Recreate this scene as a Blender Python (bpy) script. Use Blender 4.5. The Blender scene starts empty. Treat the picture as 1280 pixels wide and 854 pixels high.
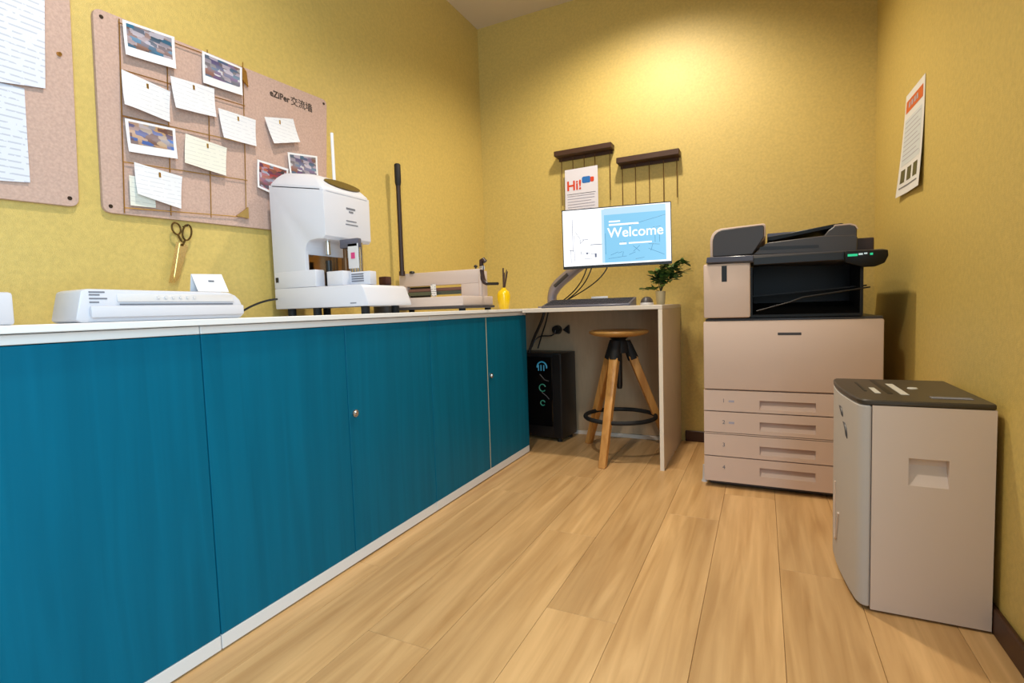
import bpy, bmesh, math, random
from mathutils import Vector, Matrix
random.seed(7)
C = bpy.context.scene.collection
SC = bpy.context.scene
V = Vector

# ------------------------------------------------------------------ camera
cam_d = bpy.data.cameras.new('camera'); cam = bpy.data.objects.new('camera', cam_d); C.objects.link(cam)
R_ = V((0.89930826, 0.43616558, -0.03168974)); U_ = V((8.45358e-04, 0.07073031, 0.99749512)); F_ = V((-0.43731446, 0.89708239, -0.06323963))
M = Matrix.Identity(4)
for i in range(3):
    M[i][0] = R_[i]; M[i][1] = U_[i]; M[i][2] = -F_[i]
M[0][3], M[1][3], M[2][3] = 0.0, 0.0, 0.743
cam.matrix_world = M
cam_d.sensor_fit = 'HORIZONTAL'; cam_d.sensor_width = 36.0; cam_d.lens = 643.585 / 1280 * 36
cam_d.clip_start = 0.02
SC.camera = cam

# ------------------------------------------------------------------ world, lights, exposure
w = bpy.data.worlds.new('world'); SC.world = w; w.use_nodes = True
w.node_tree.nodes['Background'].inputs[0].default_value = (0.72, 0.86, 1.0, 1)
w.node_tree.nodes['Background'].inputs[1].default_value = 0.5
SC.view_settings.view_transform = 'Standard'; SC.view_settings.look = 'None'
SC.view_settings.gamma = 1.0; SC.view_settings.exposure = 0.0; SC.view_settings.use_curve_mapping = False

def area(name, loc, target, size, power, col, spread=180, shape='DISK', size_y=None):
    d = bpy.data.lights.new(name, 'AREA'); d.shape = shape; d.size = size
    if size_y: d.size_y = size_y
    d.energy = power; d.color = col; d.spread = math.radians(spread)
    o = bpy.data.objects.new(name, d); C.objects.link(o); o.location = loc
    o.rotation_euler = (V(target) - V(loc)).to_track_quat('-Z', 'Y').to_euler()
    return o
def spot(name, loc, target, power, col, angle, blend, radius=0.05):
    d = bpy.data.lights.new(name, 'SPOT'); d.energy = power; d.color = col; d.spot_size = math.radians(angle); d.spot_blend = blend; d.shadow_soft_size = radius
    o = bpy.data.objects.new(name, d); C.objects.link(o); o.location = loc
    o.rotation_euler = (V(target) - V(loc)).to_track_quat('-Z', 'Y').to_euler()
    return o
spot('downlight_lamp', (-0.46, 2.12, 2.44), (-0.60, 2.62, 0), 94, (1.0, 0.89, 0.72), 134, 0.65)
spot('downlight_lamp_near', (-0.72, 0.80, 2.44), (-0.76, 0.80, 0), 72, (1.0, 0.90, 0.78), 140, 0.7)
area('doorway_daylight', (0.62, -0.45, 1.15), (-1.2, -0.05, 0.85), 1.2, 56, (0.55, 0.80, 1.0), 180, 'RECTANGLE', 1.9)

# ------------------------------------------------------------------ materials
def lin(c):
    return tuple(((x/255)/12.92 if x/255 <= 0.04045 else (((x/255)+0.055)/1.055)**2.4) for x in c)
def mat(name, col, rough=0.5, metal=0.0, bump=0.0, bscale=200, vary=0.0, vscale=6, spec=0.5, emit=None, estr=0, coat=0.0, stretch=(1,1,1), rawcol=None, trans=0.0):
    m = bpy.data.materials.new(name); m.use_nodes = True
    nt = m.node_tree; b = nt.nodes['Principled BSDF']
    c = (rawcol if rawcol else lin(col))
    b.inputs['Base Color'].default_value = (*c, 1); b.inputs['Roughness'].default_value = rough
    b.inputs['Metallic'].default_value = metal; b.inputs['Specular IOR Level'].default_value = spec
    b.inputs['Coat Weight'].default_value = coat; b.inputs['Transmission Weight'].default_value = trans
    if emit: b.inputs['Emission Color'].default_value = (*lin(emit), 1); b.inputs['Emission Strength'].default_value = estr
    tc = nt.nodes.new('ShaderNodeTexCoord'); mp = nt.nodes.new('ShaderNodeMapping'); mp.inputs['Scale'].default_value = stretch
    nt.links.new(tc.outputs['Object'], mp.inputs['Vector'])
    if vary > 0:
        n = nt.nodes.new('ShaderNodeTexNoise'); n.inputs['Scale'].default_value = vscale; n.inputs['Detail'].default_value = 5
        nt.links.new(mp.outputs[0], n.inputs['Vector'])
        r = nt.nodes.new('ShaderNodeValToRGB'); e = r.color_ramp.elements
        e[0].position = 0.3; e[1].position = 0.7
        e[0].color = (*[x*(1-vary) for x in c], 1); e[1].color = (*[min(1, x*(1+vary)) for x in c], 1)
        nt.links.new(n.outputs['Fac'], r.inputs['Fac']); nt.links.new(r.outputs['Color'], b.inputs['Base Color'])
    if bump > 0:
        n2 = nt.nodes.new('ShaderNodeTexNoise'); n2.inputs['Scale'].default_value = bscale; n2.inputs['Detail'].default_value = 3
        nt.links.new(mp.outputs[0], n2.inputs['Vector'])
        bp = nt.nodes.new('ShaderNodeBump'); bp.inputs['Strength'].default_value = bump; bp.inputs['Distance'].default_value = 0.002
        nt.links.new(n2.outputs['Fac'], bp.inputs['Height']); nt.links.new(bp.outputs['Normal'], b.inputs['Normal'])
    return m

def wood_mat(name, c1, c2, axis='Y', rough=0.4, scale=1.0, island=False, bump=0.05):
    m = bpy.data.materials.new(name); m.use_nodes = True
    nt = m.node_tree; b = nt.nodes['Principled BSDF']; b.inputs['Roughness'].default_value = rough
    b.inputs['Specular IOR Level'].default_value = 0.4
    tc = nt.nodes.new('ShaderNodeTexCoord'); mp = nt.nodes.new('ShaderNodeMapping')
    s = [34*scale, 34*scale, 34*scale]; s['XYZ'.index(axis)] = 2.0*scale
    mp.inputs['Scale'].default_value = s
    nt.links.new(tc.outputs['Object'], mp.inputs['Vector'])
    vec = mp.outputs[0]
    oi = nt.nodes.new('ShaderNodeObjectInfo')
    if island:
        ad = nt.nodes.new('ShaderNodeVectorMath'); ad.operation = 'ADD'
        cx = nt.nodes.new('ShaderNodeMath'); cx.operation = 'MULTIPLY'; cx.inputs[1].default_value = 60
        nt.links.new(oi.outputs['Random'], cx.inputs[0]); nt.links.new(mp.outputs[0], ad.inputs[0]); nt.links.new(cx.outputs[0], ad.inputs[1]); vec = ad.outputs[0]
    n = nt.nodes.new('ShaderNodeTexNoise'); n.inputs['Scale'].default_value = 1.0; n.inputs['Detail'].default_value = 8; n.inputs['Distortion'].default_value = 0.6
    nt.links.new(vec, n.inputs['Vector'])
    r = nt.nodes.new('ShaderNodeValToRGB'); e = r.color_ramp.elements
    e[0].position = 0.28; e[1].position = 0.68; e[0].color = (*lin(c1), 1); e[1].color = (*lin(c2), 1)
    nt.links.new(n.outputs['Fac'], r.inputs['Fac'])
    # broad, softer figure
    mp2 = nt.nodes.new('ShaderNodeMapping'); s2 = [x/7 for x in s]; s2['XYZ'.index(axis)] = 0.7*scale; mp2.inputs['Scale'].default_value = s2
    nt.links.new(tc.outputs['Object'], mp2.inputs['Vector'])
    n3 = nt.nodes.new('ShaderNodeTexNoise'); n3.inputs['Scale'].default_value = 1.0; n3.inputs['Detail'].default_value = 3
    if island:
        ad2 = nt.nodes.new('ShaderNodeVectorMath'); ad2.operation = 'ADD'
        nt.links.new(mp2.outputs[0], ad2.inputs[0]); nt.links.new(cx.outputs[0], ad2.inputs[1]); nt.links.new(ad2.outputs[0], n3.inputs['Vector'])
    else: nt.links.new(mp2.outputs[0], n3.inputs['Vector'])
    r3 = nt.nodes.new('ShaderNodeValToRGB'); r3.color_ramp.elements[0].position = 0.35; r3.color_ramp.elements[1].position = 0.65
    r3.color_ramp.elements[0].color = (0.80, 0.77, 0.74, 1); r3.color_ramp.elements[1].color = (1.06, 1.05, 1.04, 1)
    nt.links.new(n3.outputs['Fac'], r3.inputs['Fac'])
    mx = nt.nodes.new('ShaderNodeMix'); mx.data_type = 'RGBA'; mx.blend_type = 'MULTIPLY'; mx.inputs[0].default_value = 1.0
    nt.links.new(r.outputs['Color'], mx.inputs[6]); nt.links.new(r3.outputs['Color'], mx.inputs[7])
    out = mx.outputs[2]
    if island:
        hv = nt.nodes.new('ShaderNodeHueSaturation')
        ma = nt.nodes.new('ShaderNodeMapRange'); ma.inputs[3].default_value = 0.98; ma.inputs[4].default_value = 1.02
        nt.links.new(oi.outputs['Random'], ma.inputs[0]); nt.links.new(ma.outputs[0], hv.inputs['Value']); nt.links.new(out, hv.inputs['Color']); out = hv.outputs[0]
    nt.links.new(out, b.inputs['Base Color'])
    if bump:
        bp = nt.nodes.new('ShaderNodeBump'); bp.inputs['Strength'].default_value = bump; bp.inputs['Distance'].default_value = 0.001
        nt.links.new(n.outputs['Fac'], bp.inputs['Height']); nt.links.new(bp.outputs['Normal'], b.inputs['Normal'])
    return m

def lines_mat(name, paper, ink, pitch, duty=0.3, amount=0.6, ax_v='Z', rough=0.6, margin=None, wscale=60):
    """paper with rows of fine illegible writing; rows run across, stacked along ax_v"""
    m = bpy.data.materials.new(name); m.use_nodes = True
    nt = m.node_tree; b = nt.nodes['Principled BSDF']; b.inputs['Roughness'].default_value = rough
    tc = nt.nodes.new('ShaderNodeTexCoord'); sp = nt.nodes.new('ShaderNodeSeparateXYZ'); nt.links.new(tc.outputs['Object'], sp.inputs[0])
    def mth(op, a, bb):
        n = nt.nodes.new('ShaderNodeMath'); n.operation = op
        for i, x in enumerate((a, bb)):
            if x is None: continue
            if isinstance(x, (int, float)): n.inputs[i].default_value = x
            else: nt.links.new(x, n.inputs[i])
        return n.outputs[0]
    fr = mth('FRACT', mth('DIVIDE', sp.outputs[ax_v], pitch), None)
    row = mth('LESS_THAN', fr, duty)
    no = nt.nodes.new('ShaderNodeTexNoise'); no.inputs['Scale'].default_value = wscale; no.inputs['Detail'].default_value = 2
    nt.links.new(tc.outputs['Object'], no.inputs['Vector'])
    word = mth('GREATER_THAN', no.outputs['Fac'], 0.44)
    f = mth('MULTIPLY', mth('MULTIPLY', row, word), amount)
    mx = nt.nodes.new('ShaderNodeMix'); mx.data_type = 'RGBA'
    nt.links.new(f, mx.inputs[0]); mx.inputs[6].default_value = (*lin(paper), 1); mx.inputs[7].default_value = (*lin(ink), 1)
    nt.links.new(mx.outputs[2], b.inputs['Base Color'])
    return m

def photo_mat(name, cols, seed, h=0.095, bands=((0.04, 0.035, 0.04), (0.42, 0.40, 0.48), (0.10, 0.08, 0.09))):
    """an illegible room snapshot: blocky colour cells over floor / middle / ceiling bands"""
    m = bpy.data.materials.new(name); m.use_nodes = True
    nt = m.node_tree; b = nt.nodes['Principled BSDF']; b.inputs['Roughness'].default_value = 0.3
    tc = nt.nodes.new('ShaderNodeTexCoord'); mp = nt.nodes.new('ShaderNodeMapping'); mp.inputs['Location'].default_value = (seed*3.1, seed*1.7, seed*2.3)
    mp.inputs['Scale'].default_value = (1, 1, 2.2)
    nt.links.new(tc.outputs['Object'], mp.inputs['Vector'])
    vo = nt.nodes.new('ShaderNodeTexVoronoi'); vo.inputs['Scale'].default_value = 42; vo.distance = 'CHEBYCHEV'
    nt.links.new(mp.outputs[0], vo.inputs['Vector'])
    sep = nt.nodes.new('ShaderNodeSeparateColor'); nt.links.new(vo.outputs['Color'], sep.inputs[0])
    r = nt.nodes.new('ShaderNodeValToRGB'); e = r.color_ramp.elements
    while len(e) < len(cols): e.new(0.5)
    for i, c in enumerate(cols): e[i].position = i/max(1, len(cols)-1); e[i].color = (*lin(c), 1)
    nt.links.new(sep.outputs[0], r.inputs['Fac'])
    sz = nt.nodes.new('ShaderNodeSeparateXYZ'); nt.links.new(tc.outputs['Object'], sz.inputs[0])
    dv = nt.nodes.new('ShaderNodeMath'); dv.operation = 'DIVIDE'; dv.inputs[1].default_value = h; nt.links.new(sz.outputs['Z'], dv.inputs[0])
    rb = nt.nodes.new('ShaderNodeValToRGB'); eb = rb.color_ramp.elements; eb.new(0.5)
    for i, (p, c) in enumerate(zip((0.38, 0.60, 0.82), (bands[2], bands[1], bands[0]))): eb[i].position = p; eb[i].color = (*c, 1)
    nt.links.new(dv.outputs[0], rb.inputs['Fac'])
    mx = nt.nodes.new('ShaderNodeMix'); mx.data_type = 'RGBA'; mx.inputs[0].default_value = 0.3
    nt.links.new(r.outputs['Color'], mx.inputs[6]); nt.links.new(rb.outputs['Color'], mx.inputs[7])
    nt.links.new(mx.outputs[2], b.inputs['Base Color'])
    return m

def door_mat():
    m = bpy.data.materials.new('teal_woodgrain_laminate'); m.use_nodes = True
    nt = m.node_tree; b = nt.nodes['Principled BSDF']; b.inputs['Roughness'].default_value = 0.45; b.inputs['Specular IOR Level'].default_value = 0.10
    tc = nt.nodes.new('ShaderNodeTexCoord'); mp = nt.nodes.new('ShaderNodeMapping'); mp.inputs['Scale'].default_value = (30, 30, 1.6)
    nt.links.new(tc.outputs['Object'], mp.inputs['Vector'])
    n = nt.nodes.new('ShaderNodeTexNoise'); n.inputs['Scale'].default_value = 1; n.inputs['Detail'].default_value = 6; n.inputs['Distortion'].default_value = 0.8
    nt.links.new(mp.outputs[0], n.inputs['Vector'])
    r = nt.nodes.new('ShaderNodeValToRGB'); e = r.color_ramp.elements; e[0].position = 0.25; e[1].position = 0.75
    e[0].color = (0.0005, 0.098, 0.165, 1); e[1].color = (0.001, 0.128, 0.215, 1)
    nt.links.new(n.outputs['Fac'], r.inputs['Fac']); nt.links.new(r.outputs['Color'], b.inputs['Base Color'])
    n2 = nt.nodes.new('ShaderNodeTexNoise'); n2.inputs['Scale'].default_value = 180; n2.inputs['Detail'].default_value = 2
    nt.links.new(tc.outputs['Object'], n2.inputs['Vector'])
    bp = nt.nodes.new('ShaderNodeBump'); bp.inputs['Strength'].default_value = 0.12; bp.inputs['Distance'].default_value = 0.001
    nt.links.new(n2.outputs['Fac'], bp.inputs['Height'])
    bp2 = nt.nodes.new('ShaderNodeBump'); bp2.inputs['Strength'].default_value = 0.25; bp2.inputs['Distance'].default_value = 0.001
    nt.links.new(n.outputs['Fac'], bp2.inputs['Height']); nt.links.new(bp.outputs['Normal'], bp2.inputs['Normal'])
    nt.links.new(bp2.outputs['Normal'], b.inputs['Normal'])
    return m

M_wall = mat('yellow_wallpaper', None, 0.44, rawcol=(0.59, 0.435, 0.125), bump=0.5, bscale=420, vary=0.08, vscale=90, spec=0.6)
M_ceil = mat('ceiling_paint', (206, 192, 172), 0.8)
M_base = mat('dark_baseboard_wood', (70, 42, 26), 0.5, vary=0.15, vscale=20)
M_plank = wood_mat('oak_laminate_plank', (188, 146, 94), (220, 180, 126), 'Y', 0.42, 1.0, True, 0.06)
M_sub = mat('dark_floor_joint', (120, 88, 58), 0.9)
M_white = mat('white_laminate', (218, 216, 214), 0.4)
M_top = mat('white_counter_laminate', (232, 230, 228), 0.35)
M_door = door_mat()
M_chrome = mat('brushed_steel', (210, 208, 205), 0.25, 1.0)
M_edge = mat('beige_edge_band', (205, 190, 150), 0.5)
M_felt = mat('taupe_felt_board', (192, 162, 148), 0.95, bump=0.5, bscale=220, vary=0.10, vscale=160, spec=0.1)
M_screw = mat('dark_screw', (70, 58, 50), 0.4, 0.7)
M_brass = mat('brass_wire', (205, 165, 95), 0.3, 1.0)
M_paper = mat('white_card', (226, 226, 230), 0.5)
M_hand = lines_mat('handwritten_card', (224, 224, 228), (120, 125, 150), 0.0125, 0.18, 0.22)
M_hand2 = lines_mat('cream_handwritten_card', (224, 222, 210), (120, 120, 130), 0.0125, 0.18, 0.22)
M_print = lines_mat('printed_document', (214, 216, 226), (90, 95, 120), 0.0145, 0.25, 0.32)
M_txt = mat('dark_lettering', (62, 48, 42), 0.6)
M_grey = mat('grey_print', (110, 112, 122), 0.6)
M_red = mat('red_orange_print', (214, 70, 34), 0.5)
M_blue = mat('blue_print', (38, 110, 190), 0.5)
M_black = mat('black_plastic', (24, 22, 22), 0.4)
M_matte = mat('matt_black_rubber', (20, 18, 18), 0.7)
M_dkbrown = mat('dark_walnut', (66, 40, 26), 0.5, vary=0.2, vscale=30, stretch=(1, 8, 8))
M_ivory = mat('white_abs_plastic', (208, 208, 216), 0.35)
M_ivory2 = mat('light_grey_abs_plastic', (206, 204, 206), 0.4)
M_print_body = mat('warm_grey_printer_plastic', (216, 192, 178), 0.5, bump=0.05, bscale=400)
M_charc = mat('charcoal_plastic', (66, 62, 64), 0.42)
M_slate = mat('slate_blue_grey_plastic', (84, 84, 98), 0.3)
M_blackg = mat('gloss_black_plastic', (14, 13, 13), 0.4, spec=0.3)
M_desk = mat('desk_laminate_warm_light_tint', (190, 162, 128), 0.45, vary=0.05, vscale=14, stretch=(6, 6, 1))  # back panel laminate, browned so its colour carries the warm light under the desk
M_deskedge = mat('desk_pale_edge', (226, 214, 200), 0.45)
M_oak = wood_mat('golden_beech', (190, 128, 62), (222, 164, 92), 'Z', 0.4, 1.2, False, 0.03)
M_seat = wood_mat('golden_beech_seat', (190, 134, 66), (216, 164, 92), 'X', 0.4, 1.2, False, 0.03)
M_yel = mat('glossy_yellow_glaze', (236, 196, 8), 0.2, coat=0.4)
M_leaf = mat('dark_green_leaf', (60, 94, 40), 0.45, vary=0.3, vscale=20)
M_leaf2 = mat('light_green_leaf', (112, 140, 66), 0.45, vary=0.3, vscale=20)
M_stem = mat('green_brown_stem', (70, 66, 34), 0.6)
M_pot = mat('cream_ceramic', (206, 188, 146), 0.45)
M_silver = mat('silver_grey_arm', (150, 142, 150), 0.4, 0.4)
M_glass = mat('smoked_glass', (8, 8, 10), 0.08, spec=0.6)
M_led_b = mat('blue_led_glow', (20, 60, 80), 0.4, emit=(70, 190, 230), estr=0.22)
M_led_g = mat('green_led_glow', (20, 60, 50), 0.4, emit=(80, 210, 170), estr=0.12)
M_led_p = mat('green_panel_light', (20, 90, 60), 0.4, emit=(40, 230, 160), estr=0.7)
M_led_w = mat('white_panel_light', (120, 130, 130), 0.4, emit=(220, 240, 240), estr=0.6)
M_scr_w = mat('screen_white', (0, 0, 0), 0.3, emit=(252, 253, 255), estr=1.25)
M_scr_b = mat('screen_sky_blue', (0, 0, 0), 0.3, emit=(140, 208, 244), estr=1.0)
M_scr_l = mat('screen_pale_blue', (0, 0, 0), 0.3, emit=(196, 230, 250), estr=1.0)
M_scr_g = mat('screen_sketch_grey', (0, 0, 0), 0.3, emit=(120, 126, 150), estr=0.8)
M_scr_d = mat('screen_sketch_blue', (0, 0, 0), 0.3, emit=(70, 140, 190), estr=0.8)
M_olive = mat('olive_print', (78, 78, 50), 0.5)
M_ph1 = photo_mat('photo_print_office', [(60, 55, 60), (40, 130, 170), (120, 110, 120), (200, 195, 210), (150, 110, 90), (80, 70, 75)], 1)
M_ph2 = photo_mat('photo_print_meeting', [(240, 240, 245), (80, 70, 75), (200, 190, 205), (110, 80, 130), (60, 110, 140), (150, 90, 60)], 2)
M_ph3 = photo_mat('photo_print_lounge', [(200, 190, 200), (205, 160, 110), (20, 110, 200), (120, 80, 60), (170, 165, 170), (220, 180, 120)], 3)
M_ph4 = photo_mat('photo_print_group', [(70, 60, 100), (190, 60, 50), (200, 205, 230), (60, 50, 60), (200, 110, 80), (120, 80, 110)], 4)

# ------------------------------------------------------------------ mesh helpers
class MB:
    def __init__(s): s.bm = bmesh.new()
    def _merge(s, b2):
        me = bpy.data.meshes.new('tmp'); b2.to_mesh(me); b2.free(); s.bm.from_mesh(me); bpy.data.meshes.remove(me)
    def box(s, lo, hi, bev=0.0, seg=1):
        b = bmesh.new(); bmesh.ops.create_cube(b, size=1.0)
        lo, hi = V(lo), V(hi)
        for v in b.verts:
            v.co = V([(lo[i] + hi[i])/2 + v.co[i]*(hi[i]-lo[i]) for i in range(3)])
        if bev > 0: bmesh.ops.bevel(b, geom=list(b.edges), offset=bev, segments=seg, profile=0.5, affect='EDGES')
        s._merge(b); return s
    def prism(s, pts, axis, a, c, bev=0.0, seg=1):
        """2D outline pts extruded along axis from a to c. axis X: pts=(y,z); Y: (x,z); Z: (x,y)"""
        b = bmesh.new()
        def P(p, t):
            return V((t, p[0], p[1])) if axis == 0 else (V((p[0], t, p[1])) if axis == 1 else V((p[0], p[1], t)))
        v0 = [b.verts.new(P(p, a)) for p in pts]; v1 = [b.verts.new(P(p, c)) for p in pts]
        n = len(pts)
        b.faces.new(v0); b.faces.new(list(reversed(v1)))
        for i in range(n): b.faces.new((v0[i], v1[i], v1[(i+1) % n], v0[(i+1) % n]))
        bmesh.ops.recalc_face_normals(b, faces=b.faces)
        if bev > 0: bmesh.ops.bevel(b, geom=[e for e in b.edges], offset=bev, segments=seg, profile=0.5, affect='EDGES', clamp_overlap=True)
        s._merge(b); return s
    def tube(s, pts, r, n=10, caps=True):
        pts = [V(p) for p in pts]; rs = r if isinstance(r, (list, tuple)) else [r]*len(pts)
        b = bmesh.new(); rings = []
        t0 = (pts[1]-pts[0]).normalized()
        up = V((0, 0, 1)) if abs(t0.z) < 0.9 else V((1, 0, 0))
        nx = t0.cross(up).normalized()
        for i, p in enumerate(pts):
            if i == 0: t = pts[1]-pts[0]
            elif i == len(pts)-1: t = pts[-1]-pts[-2]
            else: t = (pts[i+1]-pts[i]).normalized() + (pts[i]-pts[i-1]).normalized()
            t.normalize(); nx = (nx - t*nx.dot(t)).normalized(); ny = t.cross(nx)
            rings.append([b.verts.new(p + (nx*math.cos(2*math.pi*k/n) + ny*math.sin(2*math.pi*k/n))*rs[i]) for k in range(n)])
        for a, c in zip(rings, rings[1:]):
            for k in range(n): b.faces.new((a[k], a[(k+1) % n], c[(k+1) % n], c[k]))
        if caps: b.faces.new(list(reversed(rings[0]))); b.faces.new(rings[-1])
        bmesh.ops.recalc_face_normals(b, faces=b.faces)
        s._merge(b); return s
    def lathe(s, prof, c, n=32):
        """prof: (radius, z) bottom to top, around vertical axis at c"""
        b = bmesh.new(); rings = []
        for r, z in prof:
            if r < 1e-5: rings.append([b.verts.new((c[0], c[1], c[2]+z))])
            else: rings.append([b.verts.new((c[0]+r*math.cos(2*math.pi*k/n), c[1]+r*math.sin(2*math.pi*k/n), c[2]+z)) for k in range(n)])
        for a, d in zip(rings, rings[1:]):
            for k in range(n):
                if len(a) == 1 and len(d) == 1: continue
                if len(a) == 1: b.faces.new((a[0], d[(k+1) % n], d[k]))
                elif len(d) == 1: b.faces.new((a[k], a[(k+1) % n], d[0]))
                else: b.faces.new((a[k], a[(k+1) % n], d[(k+1) % n], d[k]))
        if len(rings[0]) > 1: b.faces.new(list(reversed(rings[0])))
        if len(rings[-1]) > 1: b.faces.new(rings[-1])
        bmesh.ops.recalc_face_normals(b, faces=b.faces)
        s._merge(b); return s
    def torus(s, c, R, r, n=40, m=10):
        b = bmesh.new(); rings = []
        for i in range(n):
            a = 2*math.pi*i/n; rings.append([b.verts.new((c[0]+(R+r*math.cos(2*math.pi*k/m))*math.cos(a), c[1]+(R+r*math.cos(2*math.pi*k/m))*math.sin(a), c[2]+r*math.sin(2*math.pi*k/m))) for k in range(m)])
        for i in range(n):
            a, d = rings[i], rings[(i+1) % n]
            for k in range(m): b.faces.new((a[k], d[k], d[(k+1) % m], a[(k+1) % m]))
        bmesh.ops.recalc_face_normals(b, faces=b.faces)
        s._merge(b); return s
    def sheet(s, quad, t, normal, curl=0.0, nu=8, nv=6, pert=0.0):
        """thin curled sheet through 4 corners tl,tr,br,bl; curl lifts its lower/outer edges along normal"""
        tl, tr, br, bl = [V(q) for q in quad]; nrm = V(normal).normalized(); b = bmesh.new()
        front, back = [], []
        for j in range(nv+1):
            fv = j/nv; rf, rb = [], []
            for i in range(nu+1):
                fu = i/nu
                p = (tl*(1-fu)+tr*fu)*(1-fv) + (bl*(1-fu)+br*fu)*fv
                lift = curl*(fv**2)*(0.6+0.8*abs(fu-0.45)) + pert*math.sin(3.0*fu+1)*fv
                rf.append(b.verts.new(p + nrm*(t+lift))); rb.append(b.verts.new(p + nrm*lift))
            front.append(rf); back.append(rb)
        for j in range(nv):
            for i in range(nu):
                b.faces.new((front[j][i], front[j][i+1], front[j+1][i+1], front[j+1][i]))
                b.faces.new((back[j][i], back[j+1][i], back[j+1][i+1], back[j][i+1]))
        for j in range(nv):
            b.faces.new((front[j][0], front[j+1][0], back[j+1][0], back[j][0])); b.faces.new((front[j][nu], back[j][nu], back[j+1][nu], front[j+1][nu]))
        for i in range(nu):
            b.faces.new((front[0][i], back[0][i], back[0][i+1], front[0][i+1])); b.faces.new((front[nv][i], front[nv][i+1], back[nv][i+1], back[nv][i]))
        bmesh.ops.recalc_face_normals(b, faces=b.faces)
        s._merge(b); return s
    def xform(s, m):
        bmesh.ops.transform(s.bm, matrix=m, verts=s.bm.verts); return s

ORG = {}      # world origin of each object used as a parent
XF = {}       # extra world transform for a rotated thing
def obj(name, mb, m, parent=None, kind=None, smooth=35, origin=None):
    bm = mb.bm
    if parent is not None and parent.name in XF: bmesh.ops.transform(bm, matrix=XF[parent.name], verts=bm.verts)
    org = V(origin) if origin is not None else (ORG[parent.name] if parent is not None else V((0, 0, 0)))
    bmesh.ops.translate(bm, verts=bm.verts, vec=-org)
    me = bpy.data.meshes.new(name); bm.to_mesh(me); bm.free()
    me.materials.append(m)
    for p in me.polygons: p.use_smooth = True
    me.set_sharp_from_angle(angle=math.radians(smooth))
    o = bpy.data.objects.new(name, me); C.objects.link(o)
    if parent is not None:
        o.parent = parent; o.location = org - ORG[parent.name]
        if parent.name in XF: XF[o.name] = XF[parent.name]
    else: o.location = org
    ORG[o.name] = org
    if kind: o['kind'] = kind
    return o
def thing(name, label, cat, loc, group=None, xf=None):
    o = bpy.data.objects.new(name, None); C.objects.link(o); o.location = loc; o.empty_display_size = 0.05
    o['label'] = label; o['category'] = cat
    if group: o['group'] = group
    ORG[o.name] = V(loc)
    if xf is not None: XF[o.name] = xf
    return o
def tag(o, label, cat, group=None):
    o['label'] = label; o['category'] = cat
    if group: o['group'] = group
    return o
def text(name, body, size, origin, xdir, ydir, m, parent, depth=0.0006, align='LEFT', bold=0.0):
    cu = bpy.data.curves.new('t', 'FONT'); cu.body = body; cu.size = size; cu.extrude = depth/2; cu.align_x = align; cu.offset = bold
    to = bpy.data.objects.new('t', cu); C.objects.link(to)
    dg = bpy.context.evaluated_depsgraph_get(); dg.update()
    me = bpy.data.meshes.new_from_object(to.evaluated_get(dg))
    bpy.data.objects.remove(to); bpy.data.curves.remove(cu)
    mb = MB(); mb.bm.from_mesh(me); bpy.data.meshes.remove(me)
    x = V(xdir).normalized(); y = V(ydir).normalized(); z = x.cross(y)
    T = Matrix(((x.x, y.x, z.x, origin[0]), (x.y, y.y, z.y, origin[1]), (x.z, y.z, z.z, origin[2]), (0, 0, 0, 1)))
    mb.xform(T)
    return obj(name, mb, m, parent)
def rrect(x0, y0, x1, y1, r, n=5):
    pts = []
    for cx, cy, a0 in ((x1-r, y1-r, 0), (x0+r, y1-r, 90), (x0+r, y0+r, 180), (x1-r, y0+r, 270)):
        for k in range(n+1):
            a = math.radians(a0+90*k/n); pts.append((cx+r*math.cos(a), cy+r*math.sin(a)))
    return pts
def bez(p0, p1, p2, p3, n=14):
    out = []
    for i in range(n+1):
        t = i/n; out.append(V(p0)*(1-t)**3 + V(p1)*3*t*(1-t)**2 + V(p2)*3*t*t*(1-t) + V(p3)*t**3)
    return out

XL, XR, YB, ZC, YF = -1.5736, 0.4638, 2.8806, 2.4624, -1.2
T = 0.742   # counter height

# ------------------------------------------------------------------ room
fl = obj('floor', MB().box((XL-0.1, YF, -0.06), (XR+0.1, YB+0.1, -0.010)), M_sub, kind='structure')
obj('wall_left', MB().box((XL-0.1, YF, 0), (XL, YB+0.1, ZC)), M_wall, kind='structure')
obj('wall_back', MB().box((XL, YB, 0), (XR+0.1, YB+0.1, ZC)), M_wall, kind='structure')
obj('wall_right', MB().box((XR, 0.25, 0), (XR+0.1, YB, ZC)), M_wall, kind='structure')
obj('ceiling', MB().box((XL-0.1, YF, ZC), (XR+0.1, YB+0.1, ZC+0.1)), M_ceil, kind='structure')
obj('baseboard_back', MB().box((-0.375, YB-0.012, 0), (XR-0.012, YB, 0.058), 0.003), M_base, kind='structure')
obj('baseboard_right', MB().box((XR-0.012, 0.25, 0), (XR, YB, 0.058), 0.003), M_base, kind='structure')
# floor planks, running into the room
pw = 0.1752; x0 = -0.308 - 7*pw
plank_mesh = {}
k = 0
for c in range(12):
    xa = x0 + c*pw; xb = xa + pw
    if xb < -1.12 and False: continue
    ya = YF - [0.35, 0.9, 0.1, 0.62][c % 4]
    while ya < YB:
        yb = ya + 1.22
        a, b_ = max(ya, YF), min(yb, YB); l, r = max(xa, XL), min(xb, XR)
        if b_ - a > 0.02 and r - l > 0.01:
            p = obj('plank', MB().box((l+0.0004, a+0.0003, -0.0102), (r-0.0004, b_-0.0003, 0.0), 0.0007), M_plank, fl)
        ya = yb
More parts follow.
